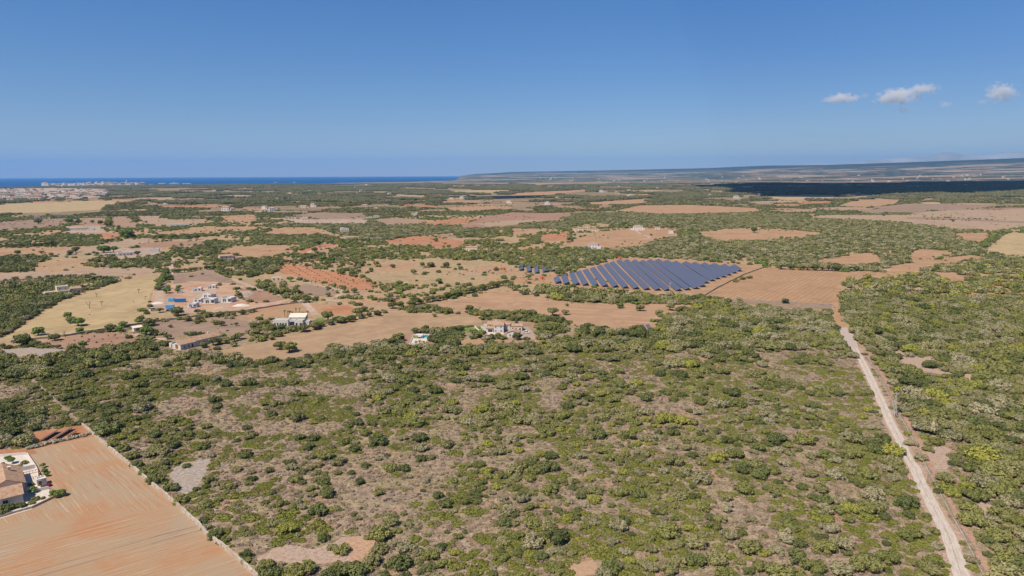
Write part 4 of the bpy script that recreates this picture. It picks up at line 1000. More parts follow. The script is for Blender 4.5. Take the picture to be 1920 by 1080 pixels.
# kerb wall and wire fence along the track
low_wall('low white kerb wall under the wire fence right of the track', FENCE[:12], 0.32, 0.42, M['drystone'], 'kerb_wall', jitter=0.1, step=2)
wf = empty('wire_fence', at(*FENCE[2])); tag(wf, 'thin wire fence on posts right of the dirt track', 'fence')
FP = [at(*p) for p in FENCE[1:12]]; pts_, acc = [], 0
for a, b in zip(FP[:-1], FP[1:]):
    k = max(1, int((b - a).length / 3.2))
    pts_ += [a.lerp(b, i / k) for i in range(k)]
o0 = wf.location
pm = MB(); pm.box((0, 0, .85), (.07, .07, 1.7)); first = pm.build('post', M['steel'], wf); first.location = pts_[0] - o0
for p in pts_[1:98]:
    c_ = first.copy(); COL.objects.link(c_); c_.location = p - o0
wm_ = MB()
for a, b in zip(pts_[:-1], pts_[1:]):
    for z in (.6, 1.1, 1.6): wm_.tube(a - o0 + Vector((0, 0, z)), b - o0 + Vector((0, 0, z)), .012, n=3)
wm_.build('wires', M['steel'], wf)

def utility_pole(label, px, py, h, lattice=False, rz=0):
    root = empty('utility_pole', at(px, py), R(rz)); tag(root, label, 'utility pole')
    mb = MB()
    if lattice:
        for sx_ in (-1, 1):
            for sy in (-1, 1): mb.tube((sx_ * .5, sy * .5, 0), (sx_ * .16, sy * .16, h), .11, .08, 4)
        n = 9
        for i in range(n):
            z0, z1 = h * i / n, h * (i + 1) / n; w0, w1 = .5 - .34 * i / n, .5 - .34 * (i + 1) / n
            s = 1 if i % 2 else -1
            mb.tube((-w0 * s, -w0, z0), (w1 * s, -w1, z1), .035, n=3); mb.tube((w0, -w0 * s, z0), (w1, w1 * s, z1), .035, n=3)
            mb.tube((-w0, -w0 * s, z0), (-w1, w1 * s, z1), .035, n=3); mb.tube((-w0 * s, w0, z0), (w1 * s, w1, z1), .035, n=3)
    else: mb.tube((0, 0, 0), (0, 0, h), .19, .12, 8)
    mb.build('pole', M['pole'], root)
    ca = MB(); ca.box((0, 0, h - .25), (2.6, .14, .14)); ca.tube((-1.2, 0, h - .2), (-.05, 0, h - 1.1), .04, n=4); ca.tube((1.2, 0, h - .2), (.05, 0, h - 1.1), .04, n=4)
    arm = ca.build('crossarm', M['pole'], root)
    for x in (-1.2, 0, 1.2): g = MB(); g.tube((x, 0, h - .16), (x, 0, h + .2), .07, .05, 6); g.build('insulator', M['glass'], root)
    return root
utility_pole('wooden utility pole with crossarm beside the paved bend of the track', 1606, 638, 8.6)
utility_pole('lattice steel utility pole beside the dirt track', 1677, 779, 10.0, True, 20)
utility_pole('far utility pole in front of the solar field', 1256, 548, 8.5)
utility_pole('far utility pole right of the tree clumps above centre', 918, 476, 9)
utility_pole('utility pole among the trees far behind the solar field', 1640, 497, 8)
for i, (x, y) in enumerate([(1842, 1077), (1759, 919)]): pass

# ------------------------------------------------------------------ distant houses and towns
def far_house_mesh(seed, mats, hip=True):
    rnd = random.Random(seed); mb = MB()
    w, d, h = rnd.uniform(9, 15), rnd.uniform(7, 10), rnd.choice([3.6, 4.5, 6.5, 7])
    mb.box((0, 0, h / 2), (w, d, h), mi=0)
    if hip:
        X, Y = w / 2 + .4, d / 2 + .4; mb.quadmesh([(-X, -Y, h), (X, -Y, h), (X, Y, h), (-X, Y, h), (-w / 4, 0, h + 1.8), (w / 4, 0, h + 1.8)], [(0, 1, 5, 4), (1, 2, 5), (2, 3, 4, 5), (3, 0, 4)], 1)
    else: mb.box((rnd.uniform(-2, 2), 0, h + .5), (w * .4, d * .6, 1.2), mi=0)
    mb.box((w / 2 + 1.8, 0, h * .3), (3.6, d * .7, h * .6), mi=0)
    for i in range(3):
        mb.box((-w / 2 + (i + .5) * w / 3, -d / 2 - .02, h * .35), (1.2, .06, 1.8), mi=2)
        if h > 5: mb.box((-w / 2 + (i + .5) * w / 3, -d / 2 - .02, h * .78), (1.2, .06, 1.3), mi=2)
    o = mb.build('far_house', mats); me = o.data; bpy.data.objects.remove(o); return me
FH = [far_house_mesh(i, [M[wm], M[rm], M['glass']], hp) for i, (wm, rm, hp) in enumerate([('white', 'tile', True), ('white', 'slab', False), ('cream', 'tile', True), ('white', 'slab', False), ('cream', 'tile', True), ('stone', 'tile', True)])]
def far_house(me, px, py, s, label, group, rz=None, gz=0, sz=None, name='house', cat='house'):
    p = at(px, py, gz); o = link_mesh(name, me); o.location = p; o.rotation_euler.z = rz if rz is not None else random.uniform(-.6, .6)
    o.scale = (s, s, sz or s); tag(o, label, cat, group); return o
random.seed(3)
MID = [(504, 362.5), (540, 359), (544, 366), (563.5, 363), (580, 359.5), (627, 353), (505, 354.5), (597, 354), (497, 392), (510, 396), (569, 390), (587, 388), (684, 388), (706, 393), (755, 392.5), (847, 373.5), (866, 372.5), (878, 372), (920, 373.5), (955, 381), (666, 353), (687, 347.5), (677, 360), (767, 347), (792, 347.5), (697, 358),
       (1179, 357.5), (1181, 368), (1232, 355), (1045, 372.5), (1026, 384), (1127, 360.5), (1257, 350), (1344, 350), (1395, 350.5), (1405, 351.5), (1350, 360.5), (1422, 361.5), (1425, 367), (1320, 347.5), (1300, 347), (1330, 368), (1247, 368.5), (1591, 360.5), (1740, 349.5), (1810, 348.5),
       (471, 363), (460, 354.5), (430, 353.5), (350, 362), (322, 362.5), (342, 366.5), (310, 384), (424, 395), (433, 394), (288, 355), (402, 358), (485, 401), (1015, 353.5), (975, 350.5), (1080, 349), (600, 366), (640, 372), (730, 366), (815, 364), (520, 376), (1160, 350), (1480, 349), (1380, 372), (1500, 352), (1545, 357)]
nsh = nlt = 0
for i, (x, y) in enumerate(sorted(MID)):
    sh = (x > 1370 and 345 < y < 363)
    if sh: nsh += 1; lab = 'pale country house among dark woods in the cloud shadow, %s from the left' % ordinal(nsh)
    else: nlt += 1; lab = 'small pale country house in the sunlit distant woods, %s from the left' % ordinal(nlt)
    far_house(FH[i % 6], x, y, random.uniform(1.0, 1.7), lab, 'houses in the cloud shadow' if sh else 'country houses in the distant woods')
PINKTOWN = 0
vill = []
while PINKTOWN < 105:
    x, y = random.uniform(-30, 200), random.uniform(357, 375)
    if y > 377 - x * 0.045 or (x > 120 and y > 368): continue
    PINKTOWN += 1
    big = random.random() < .12
    vill.append((x, far_house(FH[random.randrange(6)], x, y, random.uniform(2.0, 3.1) * (1.5 if big else 1), '', 'houses of the village at the far left', sz=1.3)))
for i, (x, o_) in enumerate(sorted(vill, key=lambda q: q[0])): o_['label'] = 'pale house in the hazy village at the far left, %s from the left' % (ordinal(i + 1) if i < 99 else ['hundredth', 'hundred and first', 'hundred and second', 'hundred and third', 'hundred and fourth', 'hundred and fifth'][i - 99])
for i in range(62):
    x = 84 + i * 3.05 + random.uniform(-1, 1); y = 347.6 - (x - 85) * 0.006 + random.uniform(-.3, 1.9)
    far_house(FH[[0, 1, 3, 2][i % 4]], x, y, random.uniform(2.6, 4.2), 'white apartment block in the seaside town, %s from the left' % ordinal(i + 1), 'white blocks of the seaside town', sz=random.uniform(2.6, 4.6), name='apartment_block', cat='building')
mb = MB(); mb.box((0, 0, 24), (22, 16, 48), mi=0); mb.box((0, 0, 50), (14, 10, 4), mi=0)
for k in range(11): mb.box((0, -8.1, 4 + k * 4), (19, .3, 1.3), mi=1)
o_ = mb.build('tower_block', [M['white'], M['glass']]); o_.location = at(238, 345.6); tag(o_, 'tall white tower block standing alone over the seaside town', 'tower block')
hot = dict(zip([283, 301, 307, 322, 327, 332, 345, 353, 516, 551], ['nearest the tower', 'left in the first pair', 'right in the first pair', 'left in the middle trio', 'tallest in the middle trio', 'right in the middle trio', 'left in the last pair', 'right in the last pair', 'alone left of the last one', 'alone furthest right']))
for x, y, s, z in [(301, 345, 4.5, 2.5), (307, 344.8, 3.5, 3), (322, 345, 4.5, 2.8), (327, 344.6, 3.6, 3.6), (332, 344.8, 4, 2.6), (345, 345, 3.5, 2.2), (353, 345, 4.5, 2.6), (283, 346, 3, 1.4), (516, 342.8, 3.5, 1.6), (551, 342.5, 3.5, 1.6)]:
    far_house(FH[1], x, y, s, 'large white hotel block on the coast, the one standing %s' % hot[x], 'hotel blocks on the coast', rz=0.1, sz=z, name='hotel', cat='hotel')
FARP = [random.Random(5)]
rr = random.Random(21); k = 0
spots = sorted((rr.uniform(1010, 1925), rr.uniform(334.5, 341.5)) for _ in range(80))
for x, y in spots:
    p = at(x, y); r_ = math.hypot(p.x, p.y)
    if r_ > 14000: continue
    z = ground_z(p.x, p.y); k += 1
    far_house(FH[rr.choice([0, 1, 3])], x, y, rr.uniform(1.3, 2.6), 'tiny pale farm building on the hazy far plain, %s from the left' % ordinal(k), 'farm buildings of the far plain', gz=0).location.z = z

# ------------------------------------------------------------------ foliage
def leaf_mat(name, cols):
    """cols: list of tones; each plant gets its own tone, each leaf clump a little of its own"""
    t = NT(name)
    oi = t.n.new('ShaderNodeObjectInfo')
    at_ = t.n.new('ShaderNodeAttribute'); at_.attribute_name = 'tint'
    f = t.math('ADD', t.math('MULTIPLY', oi.outputs['Random'], 0.62), t.math('MULTIPLY', at_.outputs['Fac'], 0.38))
    n = len(cols)
    c = t.ramp(f, [(0.12 + 0.76 * i / max(1, n - 1), cols[i]) for i in range(n)])
    t.color(c)
    t.b.inputs['Roughness'].default_value = 0.65; t.b.inputs['Specular IOR Level'].default_value = 0.25
    return t.m
LEAF = {
 'g': leaf_mat('green_leaves', [(0.115, 0.128, 0.036), (0.172, 0.178, 0.05), (0.232, 0.228, 0.07), (0.155, 0.15, 0.052)]),
 'd': leaf_mat('dark_green_leaves', [(0.085, 0.10, 0.032), (0.118, 0.135, 0.042), (0.155, 0.168, 0.054)]),
 's': leaf_mat('grey_green_leaves', [(0.21, 0.195, 0.10), (0.27, 0.245, 0.13), (0.34, 0.30, 0.185), (0.21, 0.195, 0.085)]),
 'y': leaf_mat('yellow_green_leaves', [(0.22, 0.225, 0.045), (0.29, 0.28, 0.055), (0.25, 0.245, 0.06)]),
 'o': leaf_mat('olive_leaves', [(0.16, 0.158, 0.062), (0.215, 0.205, 0.08), (0.275, 0.25, 0.11), (0.195, 0.18, 0.07)]),
 'm': leaf_mat('low_mat_leaves', [(0.14, 0.155, 0.028), (0.205, 0.212, 0.04), (0.165, 0.172, 0.034), (0.245, 0.218, 0.062)]),
 'b': leaf_mat('dry_brown_twigs', [(0.16, 0.115, 0.09), (0.26, 0.195, 0.15), (0.36, 0.28, 0.19), (0.22, 0.20, 0.09)]),
 'v': leaf_mat('vivid_green_leaves', [(0.10, 0.16, 0.035), (0.135, 0.20, 0.045), (0.17, 0.23, 0.055)]),
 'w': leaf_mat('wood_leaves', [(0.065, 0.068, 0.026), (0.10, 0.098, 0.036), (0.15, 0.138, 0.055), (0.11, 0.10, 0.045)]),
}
LEAF['x'] = leaf_mat('dark_far_leaves', [(0.045, 0.052, 0.02), (0.075, 0.077, 0.03), (0.125, 0.115, 0.05), (0.085, 0.08, 0.036)])  # darker leaf tones, as the haze pales the far woods
BARK = plain('bark', (0.16, 0.125, 0.095), 0.9, 0.25, 3)

def crown_mesh(name, mat, seed, h=0.72, lobes=16, leaves=90, ls=0.085, spread=0.72, lr=(0.26, 0.42), lift=0.0, flat=False):
    """a crown of unit radius: lumps of small leaf faces over rough inner lumps"""
    rnd = random.Random(seed)
    V, Fc, T = [], [], []
    squish = (rnd.uniform(0.85, 1.1), rnd.uniform(0.85, 1.1))
    for L in range(lobes):
        a = rnd.uniform(0, 2 * math.pi); q = math.sqrt(rnd.random()) * spread
        r = rnd.uniform(*lr)
        if L == 0: q = 0.1
        dome = math.sqrt(max(0.0, 1 - (q / (spread + 0.28)) ** 2))
        lvl = rnd.uniform(0.15, 1.0) if L % 3 == 0 else rnd.uniform(0.7, 1.0)
        cz = lift + max(r * 0.55 * (0.5 if flat else 1), (h - r * 0.8) * dome * lvl)
        cx, cy = q * math.cos(a) * squish[0], q * math.sin(a) * squish[1]
        vz = 0.5 if flat else 0.85
        tl = rnd.random()
        # rough inner lump
        b = len(V); k = 0.78
        for (ux, uy, uz) in ICO:
            j = rnd.uniform(0.85, 1.1)
            V.append((cx + ux * r * k * j, cy + uy * r * k * j, max(0.0, cz + uz * r * k * vz * j)))
        for f in ICOF:
            Fc.append((b + f[0], b + f[1], b + f[2])); T.append(tl * 0.6)
        for i in range(leaves):
            z = rnd.uniform(-0.45, 1.0); th = rnd.uniform(0, 2 * math.pi); s = math.sqrt(1 - z * z)
            n = Vector((s * math.cos(th), s * math.sin(th), z))
            rr = r * rnd.uniform(0.86, 1.12)
            p = Vector((cx, cy, cz)) + Vector((n.x * rr, n.y * rr, n.z * rr * vz))
            if p.z < 0.01: p.z = rnd.uniform(0.0, 0.03)
            n2 = (n + Vector((rnd.gauss(0, .45), rnd.gauss(0, .45), rnd.gauss(0, .45)))).normalized()
            u = n2.orthogonal().normalized(); u = Matrix.Rotation(rnd.uniform(0, 6.28), 3, n2) @ u; w = n2.cross(u)
            sz = ls * rnd.uniform(0.6, 1.35); sw = sz * rnd.uniform(0.5, 0.9)
            b = len(V)
            V += [tuple(p - u * sz - w * sw * .3), tuple(p + w * sw), tuple(p + u * sz + w * sw * .2), tuple(p - w * sw + n2 * sz * .25)]
            Fc.append((b, b + 1, b + 2, b + 3)); T.append(min(1, max(0, tl * 0.55 + rnd.random() * 0.45)))
    me = bpy.data.meshes.new(name); me.from_pydata(V, [], Fc)
    a_ = me.attributes.new('tint', 'FLOAT', 'FACE'); a_.data.foreach_set('value', T)
    me.materials.append(mat); me.update()
    return me
_bm = bmesh.new(); bmesh.ops.create_icosphere(_bm, subdivisions=1, radius=1.0)
ICO = [tuple(v.co) for v in _bm.verts]; ICOF = [tuple(v.index for v in f.verts) for f in _bm.faces]; _bm.free()

def recolour(me, mat):
    m2 = me.copy(); m2.materials.clear(); m2.materials.append(mat); return m2
BUSH_SH = [crown_mesh('bush', LEAF['g'], 11 + i, h=0.78 + 0.08 * (i % 3), lobes=15 + 3 * (i % 3), leaves=80, spread=0.80, lr=(0.17, 0.42)) for i in range(6)]
BUSH = {k: [recolour(m_, LEAF[k]) for m_ in BUSH_SH] for k in 'gdsyo'}
MATB = [crown_mesh('low_shrub', LEAF['m'], 41 + i, h=0.30, lobes=16, leaves=60, ls=0.075, spread=0.85, lr=(0.2, 0.36), flat=True) for i in range(5)]
DRY = [crown_mesh('dry_shrub', LEAF['b'], 61 + i, h=0.6, lobes=6, leaves=26, ls=0.16, lr=(0.3, 0.5)) for i in range(4)]
TREE_SH = [crown_mesh('crown', LEAF['g'], 81 + i, h=1.25, lobes=17, leaves=60, ls=0.10, lift=0.30, spread=0.68, lr=(0.28, 0.44)) for i in range(5)]
TREE = {k: [recolour(m_, LEAF[k]) for m_ in TREE_SH] for k in 'gdsyov'}
LOW_SH = [crown_mesh('crown', LEAF['g'], 101 + i, h=0.95, lobes=9, leaves=26, ls=0.17, spread=0.62, lr=(0.34, 0.52)) for i in range(5)]
LOW = {k: [recolour(m_, LEAF[k]) for m_ in LOW_SH] for k in 'gdsyovw'}

def patch_mesh(name, mat, seed, Rm=26.0, n=44):
    """a piece of closed woodland seen from far off: many separate crowns"""
    rnd = random.Random(seed); V, Fc, T = [], [], []
    for i in range(n):
        a = rnd.uniform(0, 6.283); q = math.sqrt(rnd.random()) * Rm
        cx, cy = q * math.cos(a), q * math.sin(a); r = rnd.uniform(2.0, 5.6); hh = rnd.uniform(0.8, 1.6) * r
        tl = rnd.random(); b = len(V)
        for (ux, uy, uz) in ICO:
            j = rnd.uniform(0.72, 1.15)
            V.append((cx + ux * r * j, cy + uy * r * j, max(0, hh * 0.62 + uz * hh * 0.62 * j)))
        for f in ICOF: Fc.append((b + f[0], b + f[1], b + f[2])); T.append(min(1, tl * 0.75 + rnd.random() * 0.25))
    me = bpy.data.meshes.new(name); me.from_pydata(V, [], Fc)
    a_ = me.attributes.new('tint', 'FLOAT', 'FACE'); a_.data.foreach_set('value', T)
    me.materials.append(mat); me.update(); return me
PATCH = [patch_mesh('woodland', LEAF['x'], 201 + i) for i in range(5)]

# ------------------------------------------------------------------ scatter as one object per sort of uncountable growth
def hidden_collection(name, meshes):
    c = bpy.data.collections.new(name)
    for i, me in enumerate(meshes):
        o = bpy.data.objects.new('%s_%02d' % (name, i), me); c.objects.link(o)
    return c
def scatter(name, label, cat, pts, meshes, rnd_seed=1):
    """pts: rows (x, y, z, scale, scale_z, mesh index)"""
    if not len(pts): return
    A = np.array(pts, dtype=np.float32); n = len(A); rs = np.random.RandomState(rnd_seed)
    me = bpy.data.meshes.new(name); me.vertices.add(n); me.vertices.foreach_set('co', A[:, :3].ravel())
    a1 = me.attributes.new('idx', 'INT', 'POINT'); a1.data.foreach_set('value', A[:, 5].astype(np.int32))
    rot = np.zeros((n, 3), np.float32); rot[:, 2] = rs.rand(n) * 6.283
    a2 = me.attributes.new('rot', 'FLOAT_VECTOR', 'POINT'); a2.data.foreach_set('vector', rot.ravel())
    sc = np.stack([A[:, 3], A[:, 3], A[:, 4]], 1).astype(np.float32)
    a3 = me.attributes.new('scl', 'FLOAT_VECTOR', 'POINT'); a3.data.foreach_set('vector', sc.ravel())
    o = link_mesh(name, me)
    col = hidden_collection(name + '_kinds', meshes)
    g = bpy.data.node_groups.new(name, 'GeometryNodeTree')
    g.interface.new_socket('Geometry', in_out='INPUT', socket_type='NodeSocketGeometry')
    g.interface.new_socket('Geometry', in_out='OUTPUT', socket_type='NodeSocketGeometry')
    N, L = g.nodes, g.links
    gi, go = N.new('NodeGroupInput'), N.new('NodeGroupOutput')
    ci = N.new('GeometryNodeCollectionInfo'); ci.inputs['Collection'].default_value = col
    ci.inputs['Separate Children'].default_value = True; ci.inputs['Reset Children'].default_value = True
    ip = N.new('GeometryNodeInstanceOnPoints'); ip.inputs['Pick Instance'].default_value = True
    def attr(nm, typ):
        q_ = N.new('GeometryNodeInputNamedAttribute'); q_.data_type = typ; q_.inputs['Name'].default_value = nm
        return q_.outputs['Attribute']
    L.new(gi.outputs[0], ip.inputs['Points']); L.new(ci.outputs[0], ip.inputs['Instance'])
    L.new(attr('idx', 'INT'), ip.inputs['Instance Index'])
    e2r = N.new('FunctionNodeEulerToRotation'); L.new(attr('rot', 'FLOAT_VECTOR'), e2r.inputs[0])
    L.new(e2r.outputs[0], ip.inputs['Rotation']); L.new(attr('scl', 'FLOAT_VECTOR'), ip.inputs['Scale'])
    L.new(ip.outputs[0], go.inputs[0])
    md = o.modifiers.new('scatter', 'NODES'); md.node_group = g
    tag(o, label, cat, None, 'stuff')
    return o

rng = np.random.RandomState(7)
# plant cover by area: (outline, cover, palette weights); a later one overrides an earlier one
P_SCRUB = dict(g=.34, d=.17, s=.16, y=.07, o=.26)
P_RIGHT = dict(g=.26, d=.14, s=.22, y=.08, o=.30)
P_WOOD = dict(g=.30, d=.40, s=.08, o=.22)
P_GREY = dict(g=.12, d=.28, s=.30, o=.30)
P_FARM = dict(g=.38, d=.34, s=.08, y=.04, o=.16)
COVER = [
 ([(-600, 400), (2500, 400), (2500, 482), (-600, 482)], .38, P_FARM),
 ([(-600, 482), (2500, 482), (2500, 575), (-600, 645)], .17, P_FARM),
 ([(-600, 645), (200, 650), (480, 665), (760, 645), (900, 655), (1100, 625), (1240, 600), (1420, 575), (1570, 580), (1620, 655), (2500, 655), (2500, 1300), (-600, 1300)], .31, P_SCRUB),
 # left part of the scrub: low mats and few bushes
 ([(60, 715), (400, 672), (640, 665), (700, 700), (640, 800), (200, 815), (120, 765)], .28, dict(g=.35, d=.30, s=.1, y=.05, o=.2)),
 ([(-200, 720), (60, 715), (170, 800), (60, 800), (-200, 840)], .22, P_SCRUB),
 ([(0, 772), (90, 772), (60, 830), (0, 842), (-200, 850), (-200, 790)], .65, P_WOOD),
 ([(300, 850), (720, 830), (900, 900), (800, 1000), (560, 1000), (400, 960), (330, 930)], .22, P_SCRUB),
 ([(700, 665), (1600, 660), (1650, 780), (760, 800)], .32, P_SCRUB),
 ([(1000, 900), (1500, 830), (1640, 800), (1780, 1100), (900, 1100)], .31, P_SCRUB),
 # right of the track
 ([(1580, 520), (1660, 512), (1830, 482), (1925, 485), (2500, 500), (2500, 1300), (1890, 1150), (1700, 790), (1610, 640), (1575, 580)], .55, P_RIGHT),
 ([(1700, 800), (1800, 830), (1860, 1000), (1900, 1100), (1870, 1110)], .35, P_RIGHT),
 # woods
 ([(-300, 530), (0, 527), (60, 520), (130, 520), (180, 518), (220, 512), (243, 515), (220, 528), (180, 542), (130, 557), (95, 573), (55, 598), (25, 618), (0, 632), (-300, 700)], .95, P_WOOD),
 ([(-300, 670), (0, 668), (40, 678), (70, 680), (100, 668), (150, 663), (200, 655), (260, 648), (310, 645), (335, 657), (310, 665), (250, 675), (180, 690), (100, 705), (60, 712), (-300, 715)], .95, P_WOOD),
 ([(0, 657), (60, 642), (110, 650), (150, 652), (60, 656)], .5, P_WOOD),
 ([(285, 648), (335, 652), (400, 656), (400, 676), (320, 668), (285, 662)], .12, P_FARM),
 ([(340, 664), (390, 668), (460, 675), (530, 676), (460, 690), (340, 668)], .6, P_WOOD),
 ([(495, 425), (560, 418), (640, 418), (720, 412), (760, 420), (860, 424), (905, 425), (905, 433), (870, 436), (790, 441), (760, 448), (700, 451), (650, 446), (590, 425), (520, 428)], .95, P_GREY),
 ([(470, 440), (520, 439), (600, 440), (640, 445), (620, 451), (590, 459), (500, 460), (470, 456)], .8, P_WOOD),
 ([(900, 424), (960, 423), (1010, 417), (1060, 415), (1100, 430), (1000, 430), (905, 432)], .6, P_GREY),
 ([(620, 472), (700, 466), (760, 460), (830, 466), (900, 471), (960, 471), (960, 490), (880, 490), (800, 485), (700, 485), (620, 483)], .55, P_FARM),
 ([(860, 441), (960, 432), (1010, 440), (1010, 455), (960, 466), (890, 460)], .5, P_FARM),
 ([(955, 470), (1040, 468), (1132, 478), (1132, 494), (1060, 510), (1005, 506), (955, 503)], .72, P_FARM),
 ([(-300, 484), (0, 480), (55, 478), (100, 480), (95, 487), (60, 495), (60, 508), (0, 512), (-300, 515)], .8, P_WOOD),
 ([(150, 496), (200, 482), (250, 480), (310, 480), (318, 500), (240, 502), (170, 501)], .75, P_WOOD),
 ([(310, 466), (400, 460), (480, 472), (480, 500), (400, 505), (380, 500), (390, 486), (420, 486), (350, 478)], .6, P_FARM),
 ([(385, 515), (410, 498), (480, 480), (522, 490), (530, 505), (500, 516), (470, 521), (440, 516)], .92, P_WOOD),
 ([(480, 512), (515, 520), (540, 530), (530, 545), (500, 545), (478, 540)], .7, P_FARM),
 ([(1060, 415), (1080, 396), (1200, 401), (1300, 402), (1440, 398), (1440, 426), (1300, 432), (1200, 421), (1140, 420)], .9, P_GREY),
 ([(1150, 481), (1170, 466), (1230, 452), (1290, 441), (1330, 446), (1345, 452), (1440, 448), (1440, 491), (1390, 489), (1260, 486), (1200, 480)], .82, P_GREY),
 ([(1440, 402), (1510, 406), (1560, 411), (1680, 416), (1740, 425), (1830, 431), (1852, 435), (1790, 438), (1785, 446), (1830, 454), (1852, 470), (1835, 476), (1800, 480), (1700, 500), (1640, 510), (1560, 506), (1440, 497)], .80, P_GREY),
 ([(1845, 470), (1880, 478), (1925, 483), (2400, 505), (2400, 515), (1925, 498), (1860, 488)], .9, P_GREY),
 ([(1840, 468), (1872, 432), (1882, 432), (1858, 470)], .9, P_WOOD),
 ([(950, 531), (1040, 536), (1120, 546), (1300, 550), (1335, 558), (1370, 562), (1400, 572), (1390, 582), (1300, 572), (1200, 568), (1090, 567), (1020, 560), (985, 550), (955, 544)], .75, P_SCRUB),
 ([(1230, 612), (1250, 592), (1310, 576), (1400, 566), (1560, 577), (1582, 640), (1600, 657), (1240, 657)], .68, P_RIGHT),
 ([(1390, 578), (1470, 580), (1560, 580), (1570, 600), (1480, 612), (1410, 600)], .9, P_GREY),
 ([(1078, 618), (1228, 622), (1224, 633), (1090, 636)], .9, P_WOOD),
 ([(1020, 640), (1240, 636), (1240, 660), (1020, 662)], .6, P_SCRUB),
 ([(600, 655), (700, 645), (760, 650), (900, 650), (1010, 645), (1010, 665), (600, 668)], .55, P_SCRUB),
 ([(740, 622), (775, 618), (850, 618), (870, 640), (850, 652), (815, 652), (812, 628), (775, 624), (760, 650), (738, 650)], .55, P_FARM),
 ([(850, 575), (880, 568), (940, 573), (1000, 580), (1030, 598), (1065, 603), (1070, 620), (1010, 640), (1005, 605), (940, 598), (905, 600)], .60, P_FARM),
 ([(480, 588), (520, 590), (505, 615), (560, 615), (570, 625), (500, 640), (470, 640), (470, 600)], .4, P_FARM),
 ([(800, 592), (900, 600), (905, 606), (815, 600)], .2, P_FARM),
 ([(800, 575), (850, 590), (800, 592), (750, 580)], .7, P_FARM),
]
FIELD_COVER = {8: .03}
def cover_at(px, py):
    cov = np.zeros(np.shape(px)); pal = np.full(np.shape(px), -1)
    # keep tree tops from hiding the near edge of a field
    lift = np.where((py > 340) & (py < 590), (py - 327) * 0.026, (py - 327) * 0.006)
    for i, (poly, c, p) in enumerate(COVER):
        m_ = inpoly(px, py, poly); cov[m_] = c; pal[m_] = i
    for poly in NOVEG:
        m_ = inpoly(px, py, poly) | inpoly(px, py - lift, poly); cov[m_] = 0
    return cov, pal
def blocked(x, y):
    b = np.zeros(np.shape(x), bool)
    for P, d in NOVEG_LINES: b |= near_line(x, y, P, d)
    for (cx, cy, hw, hd, rz) in FOOT:      # building footprints
        c, s = math.cos(-rz), math.sin(-rz)
        u, v = (x - cx) * c - (y - cy) * s, (x - cx) * s + (y - cy) * c
        b |= (np.abs(u) < hw + 1.5) & (np.abs(v) < hd + 1.5)
    return b
def sample(ymin_px, ymax_px, per, seed):
    """random ground points between two picture rows, one per `per` square metres"""
    rs = np.random.RandomState(seed)
    y0, y1 = at(960, ymax_px).y, at(960, ymin_px).y
    k = 0.80
    area = k * (y1 * y1 - y0 * y0) + 60 * (y1 - y0)
    n = int(area / per)
    yy = np.sqrt(rs.rand(n) * (y1 * y1 - y0 * y0) + y0 * y0)
    xx = (rs.rand(n) * 2 - 1) * (yy * k + 30)
    px, py = to_px(xx, yy)
    return xx, yy, px, py, rs

